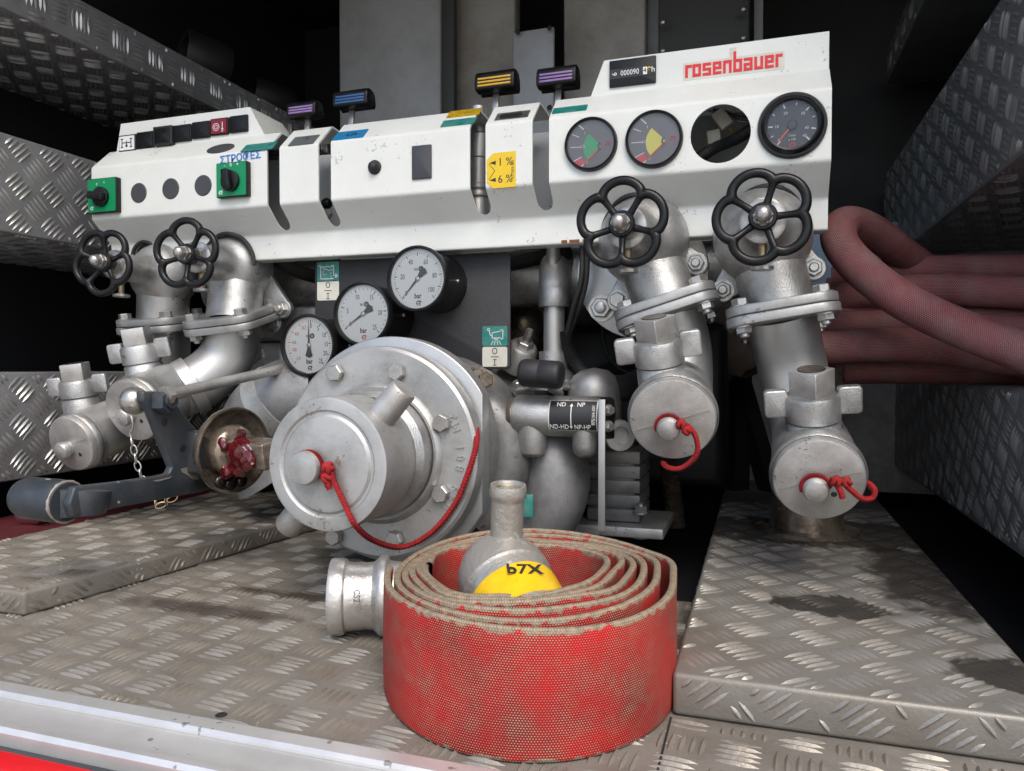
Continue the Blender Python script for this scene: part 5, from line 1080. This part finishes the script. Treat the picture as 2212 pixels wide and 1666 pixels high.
# coupling on its free end
cpn = thing('hose_coupling', 'silver hose coupling lying beside the red hose coil', 'coupling', P(772,1370,Z=0))
mt['coup'] = pm('scratched_aluminium', (.58,.565,.54), .34, .75, .10, 22, bump=.4, bs=240, dirt=(.20,.16,.12), dirt_amt=.5, ds=24)
c0 = P(776,1292,Y=.705); axd = (rx+Vector((0,.10,.0))).normalized(); cr = .0405; c0.z = cr*1.03
M = fr(c0, axd, VZ)
cpb = build(MB().lathe([(cr*.80,-.030),(cr*.98,-.0295),(cr*1.0,-.027),(cr*1.0,-.018),(cr*.97,-.014),(cr*.90,-.012),(cr*.90,-.009),(cr*.88,-.006),(cr*.88,.004),(cr*.86,.006),(cr*.88,.016),(cr*.97,.020),(cr*1.03,.022),(cr*1.06,.025),(cr*1.06,.029),(cr*1.0,.031),(cr*.9,.033),(cr*.8,.06)], M, 64), 'coupling_body', mt['coup'], cpn, ang=32)
build(MB().lathe([(cr*.80,-.0295),(cr*.72,-.026),(cr*.70,-.010),(0,-.010)], M, 40), 'bore', mt['ink'], cpn)
d0 = (Vector((0,0,H))-c0); d0 = (d0-axd*d0.dot(axd)).normalized()
MA = fr(c0+d0*(cr*.884)+axd*.0005, d0, Vector((0,0,1)).cross(d0)*-1)
txt('C52', mt['ink'], cpn, rotz(fr(c0+d0*(cr*.885)+axd*.001, d0, axd), -math.pi/2), .0095, 'stamped_size', sx=.8)
# nozzle standing in the coil
nz = thing('hose_fitting', 'weathered silver tapered hose fitting with yellow tape standing in the coil', 'fitting', HC+VZ*.03)
mt['pitted'] = pm('pitted_aluminium', (.46,.44,.40), .42, .55, .14, 26, bump=1.0, bs=190, dirt=(.22,.18,.13), dirt_amt=.6, ds=26, speck=(.72,.71,.66), speck_amt=.5, sps=160)
nb = P(1097,1165,Y=.655); 
neck = P(1094,1160,Y=.655)
sk = S(1,1095,1110,.655)
top = P(1098,1047,Y=.650); Mn = fr(neck, top-neck, rx); Ln = (top-neck).length; rn = 36*sk
build(MB().lathe([(rn*1.15,-.02),(rn*1.05,-.006),(rn*.98,.000),(rn*.97,.006),(rn*.98,Ln*.70),(rn*1.0,Ln*.74),(rn*1.10,Ln*.78),(rn*1.12,Ln*.88),(rn*1.10,Ln*.95),(rn*1.06,Ln),(rn*.93,Ln),(rn*.90,Ln*.97),(rn*.80,Ln*.90),(rn*.74,Ln*.62),(0,Ln*.60)], Mn, 48), 'neck', mt['pitted'], nz, ang=35)
build(MB().lathe([(rn*.905,Ln*.965),(rn*.80,Ln*.905),(rn*.79,Ln*.89)], Mn, 40), 'brass_thread', mt['brass'], nz)
bd = (rx*.34-ry*.82-VZ*.42).normalized(); Mb = fr(neck-bd*.004-VZ*.037-rx*.004, bd, rx)
build(MB().lathe([(0,-.036),(rn*1.3,-.032),(rn*2.1,-.021),(rn*2.6,-.006),(rn*2.78,.008),(rn*2.82,.020),(rn*2.70,.022),(rn*2.66,.026),(rn*2.66,.080),(0,.080)], Mb, 56), 'tapered_body', mt['pitted'], nz, ang=32)
mt['tape'] = pm('yellow_tape', (.80,.50,.012), .3, 0, .05, 40, bump=.3, bs=120, dirt=(.45,.25,.01), dirt_amt=.4, ds=60)
tp = MB().lathe([(rn*2.67,.034),(rn*2.73,.035)]+[(rn*(2.73+.02*(k%2)),.036+.0050*k) for k in range(8)]+[(rn*2.67,.072)], Mb, 56); build(tp, 'yellow_tape', mt['tape'], nz)
fwd = VZ*1.0-ry*.1; fwd = (fwd-bd*fwd.dot(bd)).normalized()
txt('b7X', mt['ink'], nz, rotz(fr(Mb @ Vector((0,0,.046))+fwd*rn*2.77, fwd, rx), .12), .017, 'marker_writing', sx=1.1, bold=.0003)
# maroon hoses on the right shelf
group = 'maroon hoses piled on the right shelf'
def mh(label, pts, r, flat=1.0):
    o = tube_uv('maroon_hose', spline([P(x,y,Y=Y) for x,y,Y in pts], 10), r, mt['maroon'], None, 28, flat); return tag(o, label, 'hose', group)
mh('maroon hose making the big loop beside the console corner', [(2300,800,1.02),(2212,762,1.04),(2080,712,1.06),(1960,655,1.08),(1870,590,1.10),(1820,535,1.12),(1812,498,1.14),(1835,482,1.17),(1885,500,1.22),(1950,548,1.28),(2010,590,1.34)], .0240)
mh('topmost straight maroon hose of the pile', [(2330,585,1.28),(2200,582,1.28),(2050,583,1.29),(1930,588,1.30),(1800,605,1.32)], .022)
mh('second straight maroon hose from the top of the pile', [(2330,640,1.20),(2200,632,1.21),(2050,626,1.22),(1900,632,1.24),(1780,650,1.27)], .0235)
mh('middle maroon hose of the pile', [(2330,690,1.25),(2200,685,1.25),(2050,680,1.25),(1900,672,1.26),(1760,668,1.27)], .0235)
mh('maroon hose at the bottom front of the pile behind the outlet pipe', [(2330,785,1.16),(2200,775,1.16),(2050,752,1.16),(1920,745,1.17),(1760,752,1.18)], .0245)
mh('lowest maroon hose of the pile in shadow', [(2330,800,1.27),(2200,798,1.27),(2050,797,1.27),(1900,798,1.28),(1760,802,1.29)], .0225)
mh('maroon hose at the back of the pile', [(2330,720,1.36),(2200,715,1.36),(2050,712,1.36),(1900,720,1.37),(1760,730,1.38)], .03)

bc_ = thing('blue_canister', 'pale blue plastic canister glimpsed behind the maroon hoses', 'canister', P(1800,740,Y=1.62))
build(MB().prism(rrect(.13,.24,.02), -.05, 0, FM(P(1806,600,Y=1.62))), 'body', pm('pale_blue_plastic', (.36,.50,.62), .4), bc_, bevel=.006)
for k, (pts, lab) in enumerate((([(1110,640,1.2),(1150,650,1.19),(1180,690,1.2),(1175,740,1.21)], 'thin black wire drooping between the gauge board and the vertical pipe'), ([(1112,690,1.24),(1140,670,1.23),(1175,675,1.22),(1215,660,1.2)], 'thin black wire crossing behind the vertical pipe'), ([(1300,700,1.25),(1310,760,1.24),(1345,800,1.24),(1400,812,1.25)], 'thin black wire hanging behind the round mounting plate'))):
    cable('black_wire', lab, pts, .0028)

mh('thin maroon hose slipping down across the middle of the pile', [(2330,735,1.20),(2200,716,1.20),(2050,704,1.21),(1920,700,1.22),(1760,708,1.24)], .021)
mh('thin maroon hose in shadow behind the loop', [(2330,612,1.36),(2200,606,1.36),(2050,604,1.36),(1900,612,1.38),(1790,628,1.40)], .022)
